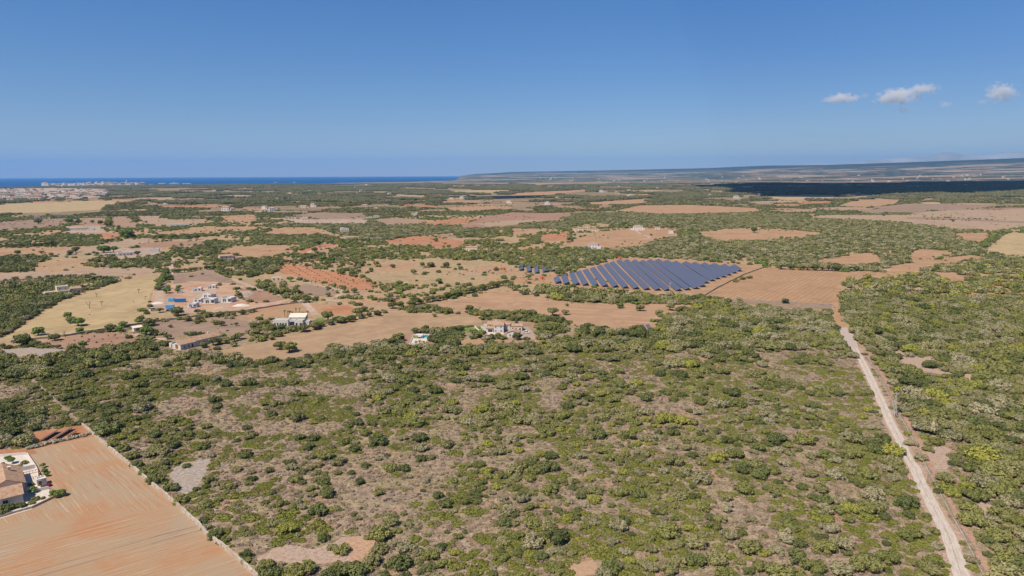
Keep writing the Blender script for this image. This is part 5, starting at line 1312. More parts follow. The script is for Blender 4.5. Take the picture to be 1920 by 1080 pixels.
# noticeable bushes of the foreground: crop coordinates (x, y, half width), scale 3.483; letters give the kind
CROP = {
 0: "895,345,45g 960,385,60g 1020,440,60g 1120,495,55d 1185,570,60g 860,290,50g 800,240,50g 750,215,40g 1330,710,40d 1350,755,35s 1410,800,55d 1605,975,40g 1240,665,25o 1610,275,55d 1090,335,40d 1075,370,35g 1222,355,30d 1330,225,50g 1130,215,55d 1020,240,45g 990,250,40o 965,285,35s 1640,440,40d 1640,395,30s 1540,375,40o 1350,605,50g 1425,580,30g 1540,550,70m 1540,610,30o 1620,630,25g 1465,690,60m 1640,695,70m 1360,525,40m 1410,410,35m 1610,105,35d 1200,80,80m 1140,50,60g 960,95,60m 900,120,30d 1550,190,25d 700,105,90d 375,80,40d 680,60,55d 840,130,45o",
 480: "345,230,45d 285,170,40d 370,175,45d 490,225,40o 570,200,40g 640,245,45d 800,185,75d 1065,170,60d 1085,235,50s 955,170,40s 360,290,45o 450,285,60g 85,385,35d 215,330,45d 300,465,28d 445,460,45d 470,530,60d 370,500,45g 410,400,30d 450,400,22d 530,400,30g 625,400,28d 540,330,50o 410,350,35o 675,460,38d 715,350,38d 860,285,22d 800,310,28s 870,365,50g 970,370,45d 995,425,30s 1080,305,45d 1140,300,35g 1290,275,70m 1250,215,50o 1430,265,40g 1455,340,45g 1540,380,35d 1520,210,45y 1380,350,35g 1470,460,38d 1110,450,35s 1215,490,22o 1285,490,25s 1090,520,20d 965,515,20y 800,525,45g 1190,550,40d 1240,600,50d 1290,650,30s 1330,560,60m 1400,650,60m 1450,555,35d 1540,530,30s 1040,610,45m 965,670,25o 1000,720,35m 1100,695,50m 1170,740,50m 1230,690,60m 1550,620,30s 1655,640,60s 1620,720,60d 1640,470,40g 1640,590,30s 120,520,40d 120,570,50m 200,680,90m 320,600,35m 200,765,75y 400,740,80m 330,700,50m 50,780,55m 150,860,60m 250,840,40m 450,780,60m 560,900,60g 500,890,40o 530,1000,45g 640,1040,110d 300,1020,90g 80,1040,90d 200,1050,50g 810,890,70o 730,820,35o 780,755,20d 690,635,15d 790,690,30m 670,700,25o 920,780,35g 940,980,90d 1040,840,60m 1100,860,45m 1140,940,60g 1180,910,35s 1270,880,45m 1380,950,60m 1230,990,60g 1300,1000,80m 1420,1040,80m 1490,940,22y 1600,950,60g 1480,830,50m 1560,740,25o 610,790,40m 130,450,40m",
 960: "50,165,35g 110,155,30o 190,160,35g 330,170,40o 560,150,65d 660,135,28y 585,230,28d 810,120,50m 880,180,45o 960,165,40s 1000,170,30o 1155,175,50o 1240,120,40s 1345,200,32y 1400,190,45d 1455,170,45g 1155,235,50o 1245,270,40s 1045,230,40s 820,260,45s 730,290,35o 640,300,50g 590,370,55m 600,420,60m 700,440,50o 690,520,65g 540,510,60o 530,570,50y 445,550,40d 410,460,35g 510,440,40y 345,420,60m 240,360,70d 260,430,50m 250,285,50d 370,275,60m 450,290,45s 120,310,50o 60,350,50g 30,500,35d 120,440,40g 245,505,60g 120,530,45o 830,535,52d 935,360,40g 830,390,50s 990,390,40s 1010,440,60m 820,440,50m 905,270,60m 1055,320,70o 1240,430,78s 1180,490,32d 1090,550,60o 1190,555,40d 980,500,45g 1350,300,65y 1460,280,60g 1235,330,45o 1320,350,50m 1510,385,48d 1520,500,70g 1605,240,50g 1640,130,40g 1600,340,60o 1650,380,45d 1400,560,45o 1410,620,60s 1560,700,45s 1250,620,55g 1290,690,40d 1360,700,50o 1195,700,30s 1060,620,32g 985,600,22o 1045,680,22s 930,655,35d 985,740,50s 985,700,35s 730,710,52d 620,740,40g 650,615,30g 735,640,30o 835,715,30s 530,690,45o 890,820,55g 780,800,30d 690,800,35g 660,850,50s 1100,850,50o 1200,850,75o 1410,800,65s 1500,790,40g 1550,880,80g 1340,950,75o 1200,970,75d 1080,980,70o 1650,810,30g 1640,920,50y 1620,1010,60g 290,820,75D 130,620,50g 215,620,30y 120,720,70g 250,700,40o 330,660,40d 95,815,22y 20,680,30d 20,730,35o 45,915,50g 110,930,40y 190,940,50d 60,985,35o 460,930,25y 430,850,70m 560,900,90m 640,950,80m 250,1000,55g 300,1040,50g 90,1070,60g 600,1060,60s 760,1060,90m 1020,1030,60o 900,1010,60s 1400,1060,80g 970,885,30m 860,990,50o",
 1440: "60,180,70d 235,175,72g 410,105,70m 500,85,40o 690,105,45s 750,170,48d 570,180,70o 575,140,35d 430,210,50o 705,240,65d 385,280,65g 550,270,65g 640,170,30o 280,290,45s 140,270,40o 100,330,50s 30,385,50g 120,435,40o 265,400,52o 440,410,60s 540,390,50o 650,410,70g 820,350,60o 810,430,45s 880,410,22d 820,490,55m 350,490,65o 300,560,40d 40,530,55o 220,490,40d 690,540,80s 650,620,90g 650,690,90m 365,635,75s 340,680,90m 395,755,68s 130,695,45g 190,730,28d 200,610,60m 915,670,48d 930,800,80g 1000,850,80m 760,815,32g 770,860,30d 890,885,45o 370,880,80g 480,860,70s 640,985,100g 780,950,75g 510,920,40d 180,940,90d 50,900,60s 300,1010,80g 480,1020,80s 80,1040,100g 1060,970,60g 1110,1000,35d 20,640,30o 940,230,50s 1000,300,45s 1050,250,40g 1220,290,50g 1215,340,40d 1330,370,55g 1160,430,60o 1390,450,95s 1190,500,90m 1350,540,85g 1330,700,85g 1110,520,35d 1100,100,60g 1200,150,80s 1350,60,80d 1420,150,75g 1520,100,60d 1600,30,60g 1500,230,45s 1600,190,45d 1640,300,60g 1570,300,50s 1580,100,60o 1530,370,90o 1620,400,50g 1590,480,80g 1640,560,80d 1580,650,50o 1640,720,60g 1500,800,80g 1620,780,60o 1600,860,60g 1500,890,50o 1580,950,80g 1590,1000,60m 1640,1040,60o 1400,800,50o 1360,1060,50o 1480,740,30s 1270,860,25v 1290,960,50m 1320,1000,40g 1190,750,45g 1220,800,35o",
}
near = []         # (x, y, r, kind, height factor, hand placed)
for x0, txt in CROP.items():
    for tok in txt.split():
        k = tok[-1]; X, Y, W = [float(v) for v in tok[:-1].split(',')]
        px, py, w = x0 + X / 3.483, 770 + Y / 3.483, W / 3.483
        hh = 0.10 if k == 'm' else 0.42
        p = at(px, py + w * hh)
        r = w / ppm(px, py) * 0.98
        hf = 1.0
        if k == 'D': k, hf = 'd', 1.35
        if k == 'v': k = 'g'
        if near_line(np.array([p.x]), np.array([p.y]), NOVEG_LINES[0][0], 2.2 + r * .5)[0]: continue
        near.append((p.x, p.y, r, k, hf, 1))

# scrub: fill between them with random bushes, clumped by noise
cell = {}
def free(x, y, r, f=0.72):
    cx, cy = int(x // 6), int(y // 6)
    for i in (-1, 0, 1):
        for j in (-1, 0, 1):
            for (a, b, c) in cell.get((cx + i, cy + j), ()):
                if (a - x) ** 2 + (b - y) ** 2 < ((r + c) * f) ** 2: return False
    return True
def put(x, y, r): cell.setdefault((int(x // 6), int(y // 6)), []).append((x, y, r))
for q_ in near: put(q_[0], q_[1], q_[2])
def fill_near():
    xx, yy, px, py, rs = sample(560, 1290, 3.0, 5)
    cov, pal = cover_at(px, py)
    clump = 0.62 * vnoise(xx, yy, 16, 3) + 0.38 * vnoise(xx, yy, 6, 4)
    keep = (cov > 0) & (~blocked(xx, yy)) & (cov > 0.30 + (clump - 0.5) * 1.1 * (1 - cov))
    keep &= rs.rand(len(xx)) < 0.12 + 0.75 * cov
    sz = np.clip(rs.lognormal(0.40, 0.46, len(xx)), 0.6, 4.2)
    hue = vnoise(xx, yy, 45, 9)
    U = rs.rand(len(xx), 3)
    for i in np.argsort(-sz):
        if not keep[i]: continue
        x, y, r = float(xx[i]), float(yy[i]), float(sz[i])
        c_ = float(cov[i])
        if c_ > 0.5: r *= 1.3
        if py[i] > 800 and 300 < px[i] < 1640: r *= 0.82      # the foreground is mostly placed by hand
        if not free(x, y, r, 0.55 if c_ > 0.5 else 0.66): continue
        put(x, y, r)
        P = COVER[int(pal[i])][2]; ks = list(P); ws = [P[k] * (1.7 if (k in 'sd' and hue[i] > 0.55) or (k in 'gy' and hue[i] < 0.45) else 0.8) for k in ks]
        u = U[i, 0] * sum(ws); k = ks[-1]
        for kk, w in zip(ks, ws):
            if u < w: k = kk; break
            u -= w
        near.append((x, y, r, k, 1.0, 0))

# ------------------------------------------------------------------ planting
fill_near()
KIND = {'g': 'green', 'd': 'dark', 's': 'greyish', 'y': 'yellowish', 'o': 'olive', 'm': 'yellowish'}
near = [list(q) for q in near]
arr = np.array([[q[0], q[1], q[2]] for q in near])
NPX, NPY = to_px(arr[:, 0], arr[:, 1])
appar = arr[:, 2] / (arr[:, 1] + 20)
inside = (NPX > -5) & (NPX < 1925) & (NPY < 1095)
def where(x, y, px, py):
    xa, ya = np.array([x]), np.array([y])
    if near_line(xa, ya, [at(*p) for p in WALL[2:]], 7)[0] and x > -150: return 'along the ploughed field wall'
    fx = np.interp(py, [p[1] for p in FENCE[::-1]], [p[0] for p in FENCE[::-1]])
    tx = np.interp(py, [p[1] for p in TRACK[::-1]], [p[0] for p in TRACK[::-1]])
    if px > fx:
        return ('right of the fence in front' if py > 900 else 'right of the fence further back')
    if px > tx: return 'between track and wire fence'
    if px > tx - 90: return 'just left of the dirt track'
    side = 'left' if px < 620 else ('centre left' if px < 960 else ('centre right' if px < 1300 else 'right'))
    band = 'front' if py > 980 else ('middle' if py > 870 else 'back')
    return 'in the %s %s of the scrub' % (side, band)
def size_word(r): return 'small' if r < 1.6 else ('medium' if r < 2.4 else ('big' if r < 3.4 else 'huge'))
sel_b, sel_m = [], []
order = np.argsort(-appar * inside)
for i in order:
    if not inside[i]: continue
    if near[i][3] == 'm':
        if len(sel_m) < 110: sel_m.append(i)
    elif len(sel_b) < 300: sel_b.append(i)
chosen = set(sel_b) | set(sel_m)
rb = random.Random(17)
counts, recs = {}, []
for i in sel_b + sel_m:
    x, y, r, k, hf, hand = near[i]
    key = (size_word(r), KIND[k], 'mat' if k == 'm' else 'bush', where(x, y, NPX[i], NPY[i]))
    recs.append((y, i, key)); counts[key] = counts.get(key, 0) + 1
seen = {}
for y_, i, key in sorted(recs, key=lambda q: q[0]):
    x, y, r, k, hf, hand = near[i]
    seen[key] = seen.get(key, 0) + 1
    base = '%s %s %s %s' % key
    lab = base + (', %s nearest such' % ordinal(seen[key]) if counts[key] > 1 else '')
    me = rb.choice(MATB) if k == 'm' else rb.choice(BUSH[k])
    o = link_mesh('low_shrub' if k == 'm' else 'bush', me)
    o.location = (x, y, -0.05); o.rotation_euler.z = rb.uniform(0, 6.28)
    o.scale = (r * rb.uniform(.94, 1.06), r * rb.uniform(.94, 1.06), r * hf * (rb.uniform(.9, 1.05)))
    tag(o, lab, 'shrub' if k == 'm' else 'bush', 'low spreading shrubs in the scrub' if k == 'm' else 'bushes in the scrub')

# the rest of the scrub as one object for bushes and one for ground cover
allb, base_of = [], {}
for k in 'gdsyo': base_of[k] = len(allb); allb += BUSH[k]
base_of['m'] = len(allb); allb += MATB
rest = []
for i, (x, y, r, k, hf, hand) in enumerate(near):
    if i in chosen: continue
    n = 5 if k == 'm' else 6
    rest.append((x, y, -0.05, r, r * hf * rb.uniform(.85, 1.1), base_of[k] + rb.randrange(n)))
scatter('scrub', 'dense mixed scrub of countless round bushes on the plain', 'scrub', rest, allb, 3)

def ground_cover():
    xx, yy, px, py, rs = sample(600, 1260, 1.5, 23)
    cov, pal = cover_at(px, py)
    n1 = vnoise(xx, yy, 22, 31) * .6 + vnoise(xx, yy, 8, 32) * .4
    n2 = vnoise(xx, yy, 30, 33) * .5 + vnoise(xx, yy, 5, 34) * .5
    ok = (cov > 0.1) & (~blocked(xx, yy))
    for poly, _ in CLEAR: ok &= ~(inpoly(px, py, poly) & (rs.rand(len(xx)) < .6))
    pts = []
    u = rs.rand(len(xx), 4)
    leftmat = inpoly(px, py, [(60, 715), (400, 672), (720, 665), (900, 760), (640, 830), (200, 815)])
    leftmat |= inpoly(px, py, [(480, 900), (620, 900), (600, 1040), (470, 1000)]) | inpoly(px, py, [(850, 1000), (1300, 1000), (1300, 1100), (850, 1100)])
    for i in np.nonzero(ok)[0]:
        far = yy[i] > 330
        if n1[i] > (.42 if leftmat[i] else .53) and u[i, 0] < (.34 if leftmat[i] else .22):
            r = .7 + 1.5 * u[i, 1]
            pts.append((xx[i], yy[i], -.03, r, r * (.8 + .5 * u[i, 2]), 4 + int(u[i, 3] * 5)))
        elif u[i, 0] > (.82 if far else .50) - .30 * n2[i]:
            r = .28 + .55 * u[i, 1] ** 2 + (.15 if far else 0)
            pts.append((xx[i], yy[i], -.02, r, r * (.7 + .6 * u[i, 2]), int(u[i, 3] * 4)))
    scatter('ground_cover', 'low mats and dry tufts covering the ground between the bushes', 'ground cover', pts, DRY + MATB, 5)
    return len(pts)
n_gc = ground_cover()

# single trees of the farmland: x, base y, half width in photo px, kind
trees = """72,629,12v 103,638,11d 150,624,8v 147,611,13v 131,606,9v 127,596,9v 207,622,11d 232,614,9v 226,622,9v 282,611,12d 315,636,8d 287,643,5o 275,629,14v 333,592,14d 300,586,8o 335,542,6v 333,549,6v 312,550,9v 315,542,6o 393,594,8d 408,594,6o 367,607,6g 405,609,8g 416,611,7d 443,611,5d 350,602,9o 320,614,5g 45,648,17d 65,650,10d 110,654,6d 138,657,10g 5,651,6d 355,600,5s 425,597,4s
525,655,12g 543,660,15g 577,567,8d 615,556,6s 664,549,7d 545,528,8v 750,535,7v 823,532,8v 771,563,5y 684,584,8d 697,584,6g 709,592,8d 615,602,15d 640,606,10g 655,604,9d 570,622,12g 591,618,11o 492,639,8y 510,637,7o 523,631,9g 483,627,10g 512,620,7d 528,620,9d 622,654,9g 724,648,10d 880,584,10d 905,600,6v 815,594,5g 606,489,7v 618,490,5d 595,459,7d 590,472,6d 575,482,6d 642,515,6d 642,498,5g 658,515,5d 673,511,5d 696,508,5d 736,502,6d 792,499,6v 808,501,8d 838,502,8d 860,500,5d 805,464,5v 817,453,6v 832,465,4v 842,465,5v 934,442,6v 776,514,7g
991,524,7d 1067,453,6d 1046,441,4g 1063,574,4d 1221,442,3d 1173,428,4v 1414,436,8d 1472,569,7d 1163,578,8d 1200,583,9g 1235,590,8o 1256,582,10o 1036,592,13g 1060,590,8o 1300,602,3d 1330,562,6d 1364,570,9d 1386,566,7s 1787,416,3d 1657,405,3d 988,642,9d 1010,632,8g 1018,645,6y 968,637,10d 952,612,5g 968,606,4v 935,634,8g 902,634,11g 925,650,9g 913,642,10s 846,640,10g 863,620,8d 855,628,7d 733,645,9g 748,640,12g 780,626,9d 798,622,9d 815,624,9g 830,636,12d 843,650,11g 808,660,9g 838,664,14s 775,662,6o 868,660,10d 880,655,9g 890,628,8v
148,421,7d 72,420,7d 130,419,9v 173,418,4v 188,421,6d 222,427,4d 213,427,4v 33,477,6v 78,476,5v 100,462,8d 37,460,5d 20,462,5d 55,462,5d 131,478,7d 142,473,8d 195,474,12v 213,473,9v 258,478,6d 290,470,4d 355,473,6d 395,478,5d 414,493,6d 393,412,4d 160,430,4d 372,425,4v 300,447,5v 325,448,8v 352,447,6d 370,449,7d 240,446,14v 232,445,7v"""
rt = random.Random(4)
KN = {'g': 'green', 'd': 'dark green', 's': 'grey-green', 'y': 'yellow-green', 'o': 'olive green', 'v': 'bright green'}
LAND = [('beside the modern white villa', 541, 611), ('by the pool terrace', 790, 640), ('beside the tiled villa', 940, 625), ('near the long white farm building', 345, 650), ('at the building site', 350, 560),
        ('by the flowering rust orchard', 620, 520), ('below the big straw field', 140, 620), ('beside the solar field', 1200, 540), ('around the white hilltop villa', 1196, 432), ('below the square tower house', 655, 450),
        ('in the dry meadow above the hedgerow', 780, 510), ('by the brown field at the far left', 90, 420), ('near the pale farmstead on the left', 220, 475), ('beside the sandy field', 1080, 590), ('by the ploughed field', 1450, 550),
        ('near the house right of the red field', 860, 465), ('left of the long sandy field', 480, 600), ('at the left end of the stone wall', 40, 650), ('on the wide pale fields at the right', 1720, 410), ('by the wide villa on the left', 331, 424)]
trunk_mb = MB(); trunk_mb.tube((0, 0, 0), (0.03, 0.02, .75), .11, .05, 7); trunk_mb.tube((0.02, 0, .4), (.28, .1, .8), .05, .025, 5); trunk_mb.tube((0.02, 0, .42), (-.22, -.15, .8), .05, .025, 5)
_t = trunk_mb.build('trunk', BARK); TRUNK = _t.data; bpy.data.objects.remove(_t)
tree_recs = []
def tree(x, y, r, k, label=None, group=None, hz=1.0, z=0, name='tree'):
    root = empty(name, (x, y, z)); root.rotation_euler.z = rt.uniform(0, 6.28)
    root.scale = (r, r, r * hz * rt.uniform(.92, 1.12))
    link_mesh('trunk', TRUNK, root); link_mesh('crown', rt.choice(TREE[k]), root)
    if label: tag(root, label, 'tree', group)
    return root
single = []
for tok in trees.split():
    k = tok[-1]; X, Y, W = [float(v) for v in tok[:-1].split(',')]
    p = at(X, Y); r = W / ppm(X, Y)
    lm = min(LAND, key=lambda l: math.hypot(l[1] - X, (l[2] - Y) * 1.6))[0]
    key = (size_word(r * .75), KN[k], lm); single.append((X, p, r, k, key))
cnt = {}
for s in single: cnt[s[4]] = cnt.get(s[4], 0) + 1
sn = {}
for X, p, r, k, key in sorted(single, key=lambda s: s[0]):
    sn[key] = sn.get(key, 0) + 1
    lab = '%s %s tree %s' % key
    if cnt[key] > 1: lab += ', %s from left' % ordinal(sn[key])
    tree(p.x, p.y, r, k, lab, 'single trees of the farmland', .85)

HEDGES = [('in the dark hedgerow above the sandy field', [(738, 578), (770, 574), (800, 567), (840, 560), (880, 549), (918, 541), (955, 531)], 3.9, 'dgd'),
 ('in the hedgerow right of the long farm building', [(384, 651), (410, 645), (438, 640), (462, 634)], 3.4, 'gdg'),
 ('in the hedge between straw field and building site', [(312, 508), (305, 525), (298, 540), (292, 550), (280, 568), (276, 585), (268, 598), (258, 607)], 3.6, 'vgv'),
 ('in the tree line above the brown plot by the building site', [(324, 512), (345, 511), (365, 508), (385, 506), (406, 503)], 3.4, 'odo'),
 ('in the belt left of the flat brown plot', [(486, 541), (505, 546), (522, 551), (545, 551), (560, 555)], 4.0, 'dgd'),
 ('in the hedge below the building site', [(375, 588), (395, 594), (440, 592), (462, 589), (478, 584)], 2.6, 'dog'),
 ('in the tree line below the modern white villa', [(572, 621), (590, 617), (605, 612), (632, 606), (655, 603), (680, 596), (700, 593)], 3.4, 'god'),
 ('in the dark hedge in front of the sandy field', [(1098, 630), (1120, 632), (1145, 634), (1170, 634), (1190, 633), (1210, 632)], 4.2, 'ddg'),
 ('in the broad tree column at the far left', [(203, 424), (203.5, 419), (203.5, 414), (204, 409)], 7.0, 'g'),
 ('in the diagonal tree line at the far left', [(245, 408), (255, 415), (266, 424), (280, 430)], 5.0, 'dg'),
 ('in the dark row above the orange field', [(2, 463), (22, 463), (50, 463), (75, 462), (100, 461)], 4.5, 'd'),
 ('in the hedge left of the long sandy field', [(600, 481), (580, 484), (560, 492), (530, 494)], 3.2, 'dg'),
 ('in the tree line above the ploughed field', [(1465, 505), (1500, 506), (1540, 507), (1580, 508), (1620, 508)], 5.0, 'sdo'),
 ('in the hedge beside the diagonal field road', [(1842, 466), (1852, 457), (1862, 448), (1872, 440), (1878, 434)], 4.6, 'gv'),
]
for lab, pts, r, ks in HEDGES:
    P = [at(*p) for p in pts]; n = 0; Q = []
    for a, b in zip(P[:-1], P[1:]):
        m_ = max(1, int(round((b - a).length / (r * 1.55))))
        Q += [a.lerp(b, i / m_) for i in range(m_)]
    Q = Q[:26]
    for i, p in enumerate(Q):
        rr_ = r * rt.uniform(.72, 1.15)
        tree(p.x + rt.uniform(-1, 1), p.y + rt.uniform(-2, 2), rr_, ks[i % len(ks)], 'tree %s, %s along it' % (lab, ordinal(i + 1)), 'hedgerow trees', .85)

# leafless trees
def bare_tree_mesh(seed):
    rnd = random.Random(seed); mb = MB()
    def grow(p, d, L, r, lv):
        e = p + d * L; mb.tube(p, e, r, r * .6, 5 if lv < 2 else 3)
        if lv == 4: return
        for i in range(3 if lv < 3 else 2):
            nd = (d + Vector((rnd.gauss(0, .5), rnd.gauss(0, .5), rnd.gauss(.1, .25)))).normalized(); grow(e, nd, L * rnd.uniform(.6, .82), r * .58, lv + 1)
    grow(Vector((0, 0, 0)), Vector((0, 0, 1)), 1.3, .2, 0)
    o = mb.build('bare_tree', BARK); me = o.data; bpy.data.objects.remove(o); return me
BT = [bare_tree_mesh(i) for i in range(3)]
for X, Y, s, lab in [(181, 557, 1.1, 'leafless tree in the straw field, topmost left'), (260, 550, 1.2, 'leafless tree with a broken limb at the right end of the straw field'), (168, 578, 1.5, 'tallest leafless tree in the middle of the straw field'), (191, 574, 1.2, 'broad brown leafless tree in the middle of the straw field'),
                     (272, 562, .9, 'small leafless tree at the right edge of the straw field'), (123, 633, 1.2, 'leafless tree against the stone wall of the straw field'), (272, 647, 1.0, 'leafless tree left of the farm building'), (250, 568, .6, 'tiny dead tree in the straw field')]:
    o = link_mesh('bare_tree', BT[int(X) % 3]); o.location = at(X, Y); o.scale = (s,) * 3; o.rotation_euler.z = X; tag(o, lab, 'bare tree', 'leafless trees of the straw field')

# palms
def palm_mesh(seed):
    rnd = random.Random(seed); mb = MB(); n = 26
    for i in range(n):
        a = 6.283 * i / n + rnd.uniform(-.1, .1); el = rnd.uniform(-.2, 1.1); L = rnd.uniform(1.3, 1.8); p = Vector((0, 0, 0)); v = []
        for s in range(6):
            w = .2 * (1 - abs(s - 2) / 5); q = Vector((-math.sin(a), math.cos(a), 0)) * w
            v += [p + q + Vector((0, 0, -w * .4)), p + Vector((0, 0, .02)), p - q + Vector((0, 0, -w * .4))]
            el -= .38; p = p + Vector((math.cos(a) * math.cos(el), math.sin(a) * math.cos(el), math.sin(el))) * L / 5
        mb.quadmesh(v, [f for s in range(5) for f in ((s * 3, s * 3 + 1, s * 3 + 4, s * 3 + 3), (s * 3 + 1, s * 3 + 2, s * 3 + 5, s * 3 + 4))])
    o = mb.build('fronds', LEAF['g']); me = o.data; bpy.data.objects.remove(o); return me
PM = [palm_mesh(i) for i in range(2)]
_m = MB(); _m.tube((0, 0, 0), (.1, 0, 1), .22, .15, 8); _o = _m.build('trunk', BARK); PT_ = _o.data; bpy.data.objects.remove(_o)
palms = [('along the white drive', [(572, 529), (584, 532), (592, 533.5), (605, 536), (617, 539), (626, 541), (633, 545), (632, 551)], 3.2), ('behind the modern white villa', [(492, 600), (534, 594), (540, 596), (544, 594), (548, 595), (555, 590), (562, 588), (567, 596), (577, 596)], 4.6),
         ('on the pool terrace', [(780, 646.5), (787, 646.5), (794, 646.5)], 2.4)]
for where_, ps, h in palms:
    for i, (x, y) in enumerate(ps):
        root = empty('palm_tree', at(x, y)); tag(root, 'slender palm %s, %s from the left' % (where_, ordinal(i + 1)), 'palm', 'palms ' + where_)
        hh = h * rt.uniform(.85, 1.15)
        a_ = link_mesh('trunk', PT_, root); a_.scale = (1, 1, hh); b_ = link_mesh('fronds', PM[i % 2], root); b_.location = (.1, 0, hh); b_.scale = (.95,) * 3; b_.rotation_euler.z = i

# orchards: young trees in rows
def orchard(poly, dx, dy, rz, r, k, lab, grp, cap=90):
    P = [at(*p) for p in poly]; cx = sum(p.x for p in P) / len(P); cy = sum(p.y for p in P) / len(P); n = 0
    c, s = math.cos(rz), math.sin(rz); cand = []
    for i in range(-40, 41):
        for j in range(-40, 41):
            u, v = i * dx, j * dy; x, y = cx + u * c - v * s, cy + u * s + v * c; px, py = to_px(x, y)
            if inpoly(px, py, poly) and rt.random() < .93: cand.append((float(x), float(y)))
    cand.sort(key=lambda q: q[1])
    for x, y in cand[:cap]:
        rr_ = r * rt.uniform(.7, 1.3); o = link_mesh('sapling', rt.choice(TREE[k])); o.location = (x + rt.uniform(-.4, .4), y + rt.uniform(-.6, .6), 0)
        o.scale = (rr_, rr_, rr_ * 1.2); o.rotation_euler.z = rt.uniform(0, 6); tag(o, lab + ', %s nearest' % ordinal(n + 1), 'sapling', grp); n += 1
orchard([(522, 506), (540, 498), (600, 507), (660, 519), (706, 535), (665, 542), (600, 528), (535, 511)], 9, 12, .5, .75, 's', 'small young tree on the rust orange field', 'young trees of the rust orange orchard', 80)
orchard([(85, 641), (110, 637), (160, 629), (215, 627), (270, 637), (215, 648), (110, 648)], 8, 9, .2, .55, 'o', 'tiny sapling on the red brown plot', 'saplings on the red brown plot', 60)

# garden plants of the farmhouse terrace, flowering hedge
FLOW = leaf_mat('magenta_flowers', [(0.30, 0.02, 0.10), (0.42, 0.04, 0.16)])
WHITEFL = leaf_mat('white_blossom', [(0.40, 0.42, 0.33), (0.52, 0.53, 0.45)])
plants = [(16, 864, 1.5, 'v', 'bright shrub at the back left of the farmhouse terrace'), (22, 869, 1.8, 'v', 'big bright shrub behind the farmhouse roof'), (3, 872, 1.3, 'd', 'dark shrub at the left edge behind the farmhouse roof'),
 (36, 877, 1.5, 'g', 'green shrub left of the inner terrace wall'), (47, 869, 1.5, 'g', 'green shrub near the top corner of the farmhouse terrace'), (81, 877, 1.3, 'v', 'upper of three bright shrubs in the orange earth'), (84, 887, 1.3, 'v', 'middle of three bright shrubs in the orange earth'), (89, 893, 1.1, 'v', 'lowest of three bright shrubs in the orange earth'),
 (58, 910, 1.3, 'g', 'green shrub right of the farmhouse roof'), (62, 924, 1.6, 'v', 'tall bright shrub at the farmhouse corner'), (66, 938, 1.7, 'g', 'broad shrub in the front garden of the farmhouse'), (60, 944, 1.3, 'g', 'small shrub in the front garden of the farmhouse'), (82, 913, 1.2, 'd', 'dark climber on the barbecue block'),
 (100, 931, 1.6, 'v', 'bright bush left in the pair at the garden tip'), (116, 930, 1.8, 'v', 'bright bush right in the pair at the garden tip'), (108, 933, 1.4, 'v', 'low bright bush between the pair at the garden tip'), (39, 950, 1.9, 'd', 'dark round bush in front of the farmhouse wall'), (14, 955, 2.6, 'd', 'large dark bush with white blossom at the lower left edge'), (3, 964, 2.6, 'd', 'large dark bush cut by the left edge'), (78, 936, 1.2, 'g', 'green shrub behind the front wall')]
for X, Y, r, k, lab in plants:
    o = link_mesh('garden_shrub', rt.choice(TREE[k] if k == 'v' else BUSH[k])); o.location = at(X, Y); o.scale = (r * .85,) * 3; o.rotation_euler.z = X; tag(o, lab, 'shrub', 'garden plants of the farmhouse')
o = link_mesh('bougainvillea', recolour(BUSH_SH[1], FLOW)); o.location = at(91, 912); o.scale = (.9, .9, 1.3); tag(o, 'magenta bougainvillea beside the white barbecue block', 'flowering shrub')
def merged_hedge(name, label, pts, r, mats, seed):
    P = [at(*p) for p in pts]; V, Fc, T, MI = [], [], [], []; rnd = random.Random(seed); Q = []
    for a, b in zip(P[:-1], P[1:]):
        m_ = int((b - a).length / (r * .9)); Q += [a.lerp(b, i / m_) for i in range(m_)]
    o0_ = Q[0]
    for p in Q:
        b = len(V); rr_ = r * rnd.uniform(.85, 1.2); me = rnd.choice(LOW_SH); a = rnd.uniform(0, 6.28); c, s = math.cos(a), math.sin(a)
        for v in me.vertices: V.append((p.x - o0_.x + (v.co.x * c - v.co.y * s) * rr_, p.y - o0_.y + (v.co.x * s + v.co.y * c) * rr_, v.co.z * rr_))
        for f in me.polygons: Fc.append(tuple(i + b for i in f.vertices)); T.append(rnd.random()); MI.append(1 if len(f.vertices) == 4 and rnd.random() < .5 else 0)
    me = bpy.data.meshes.new(name); me.from_pydata(V, [], Fc); a_ = me.attributes.new('tint', 'FLOAT', 'FACE'); a_.data.foreach_set('value', T)
    for m_ in mats: me.materials.append(m_)
    me.polygons.foreach_set('material_index', MI); me.update(); o = link_mesh(name, me); o.location = o0_; return tag(o, label, 'hedge')
merged_hedge('hedge', 'grey-green hedge full of white blossom along the top of the big ploughed field', [(53, 842), (90, 833), (130, 824), (158, 818), (173, 813)], 1.25, [LEAF['s'], WHITEFL], 3)
merged_hedge('hedge', 'clipped green hedge between the garden and the lawn left of the tiled villa', [(866, 615), (876, 613.5), (890, 612)], 1.1, [LEAF['v'], LEAF['g']], 5)

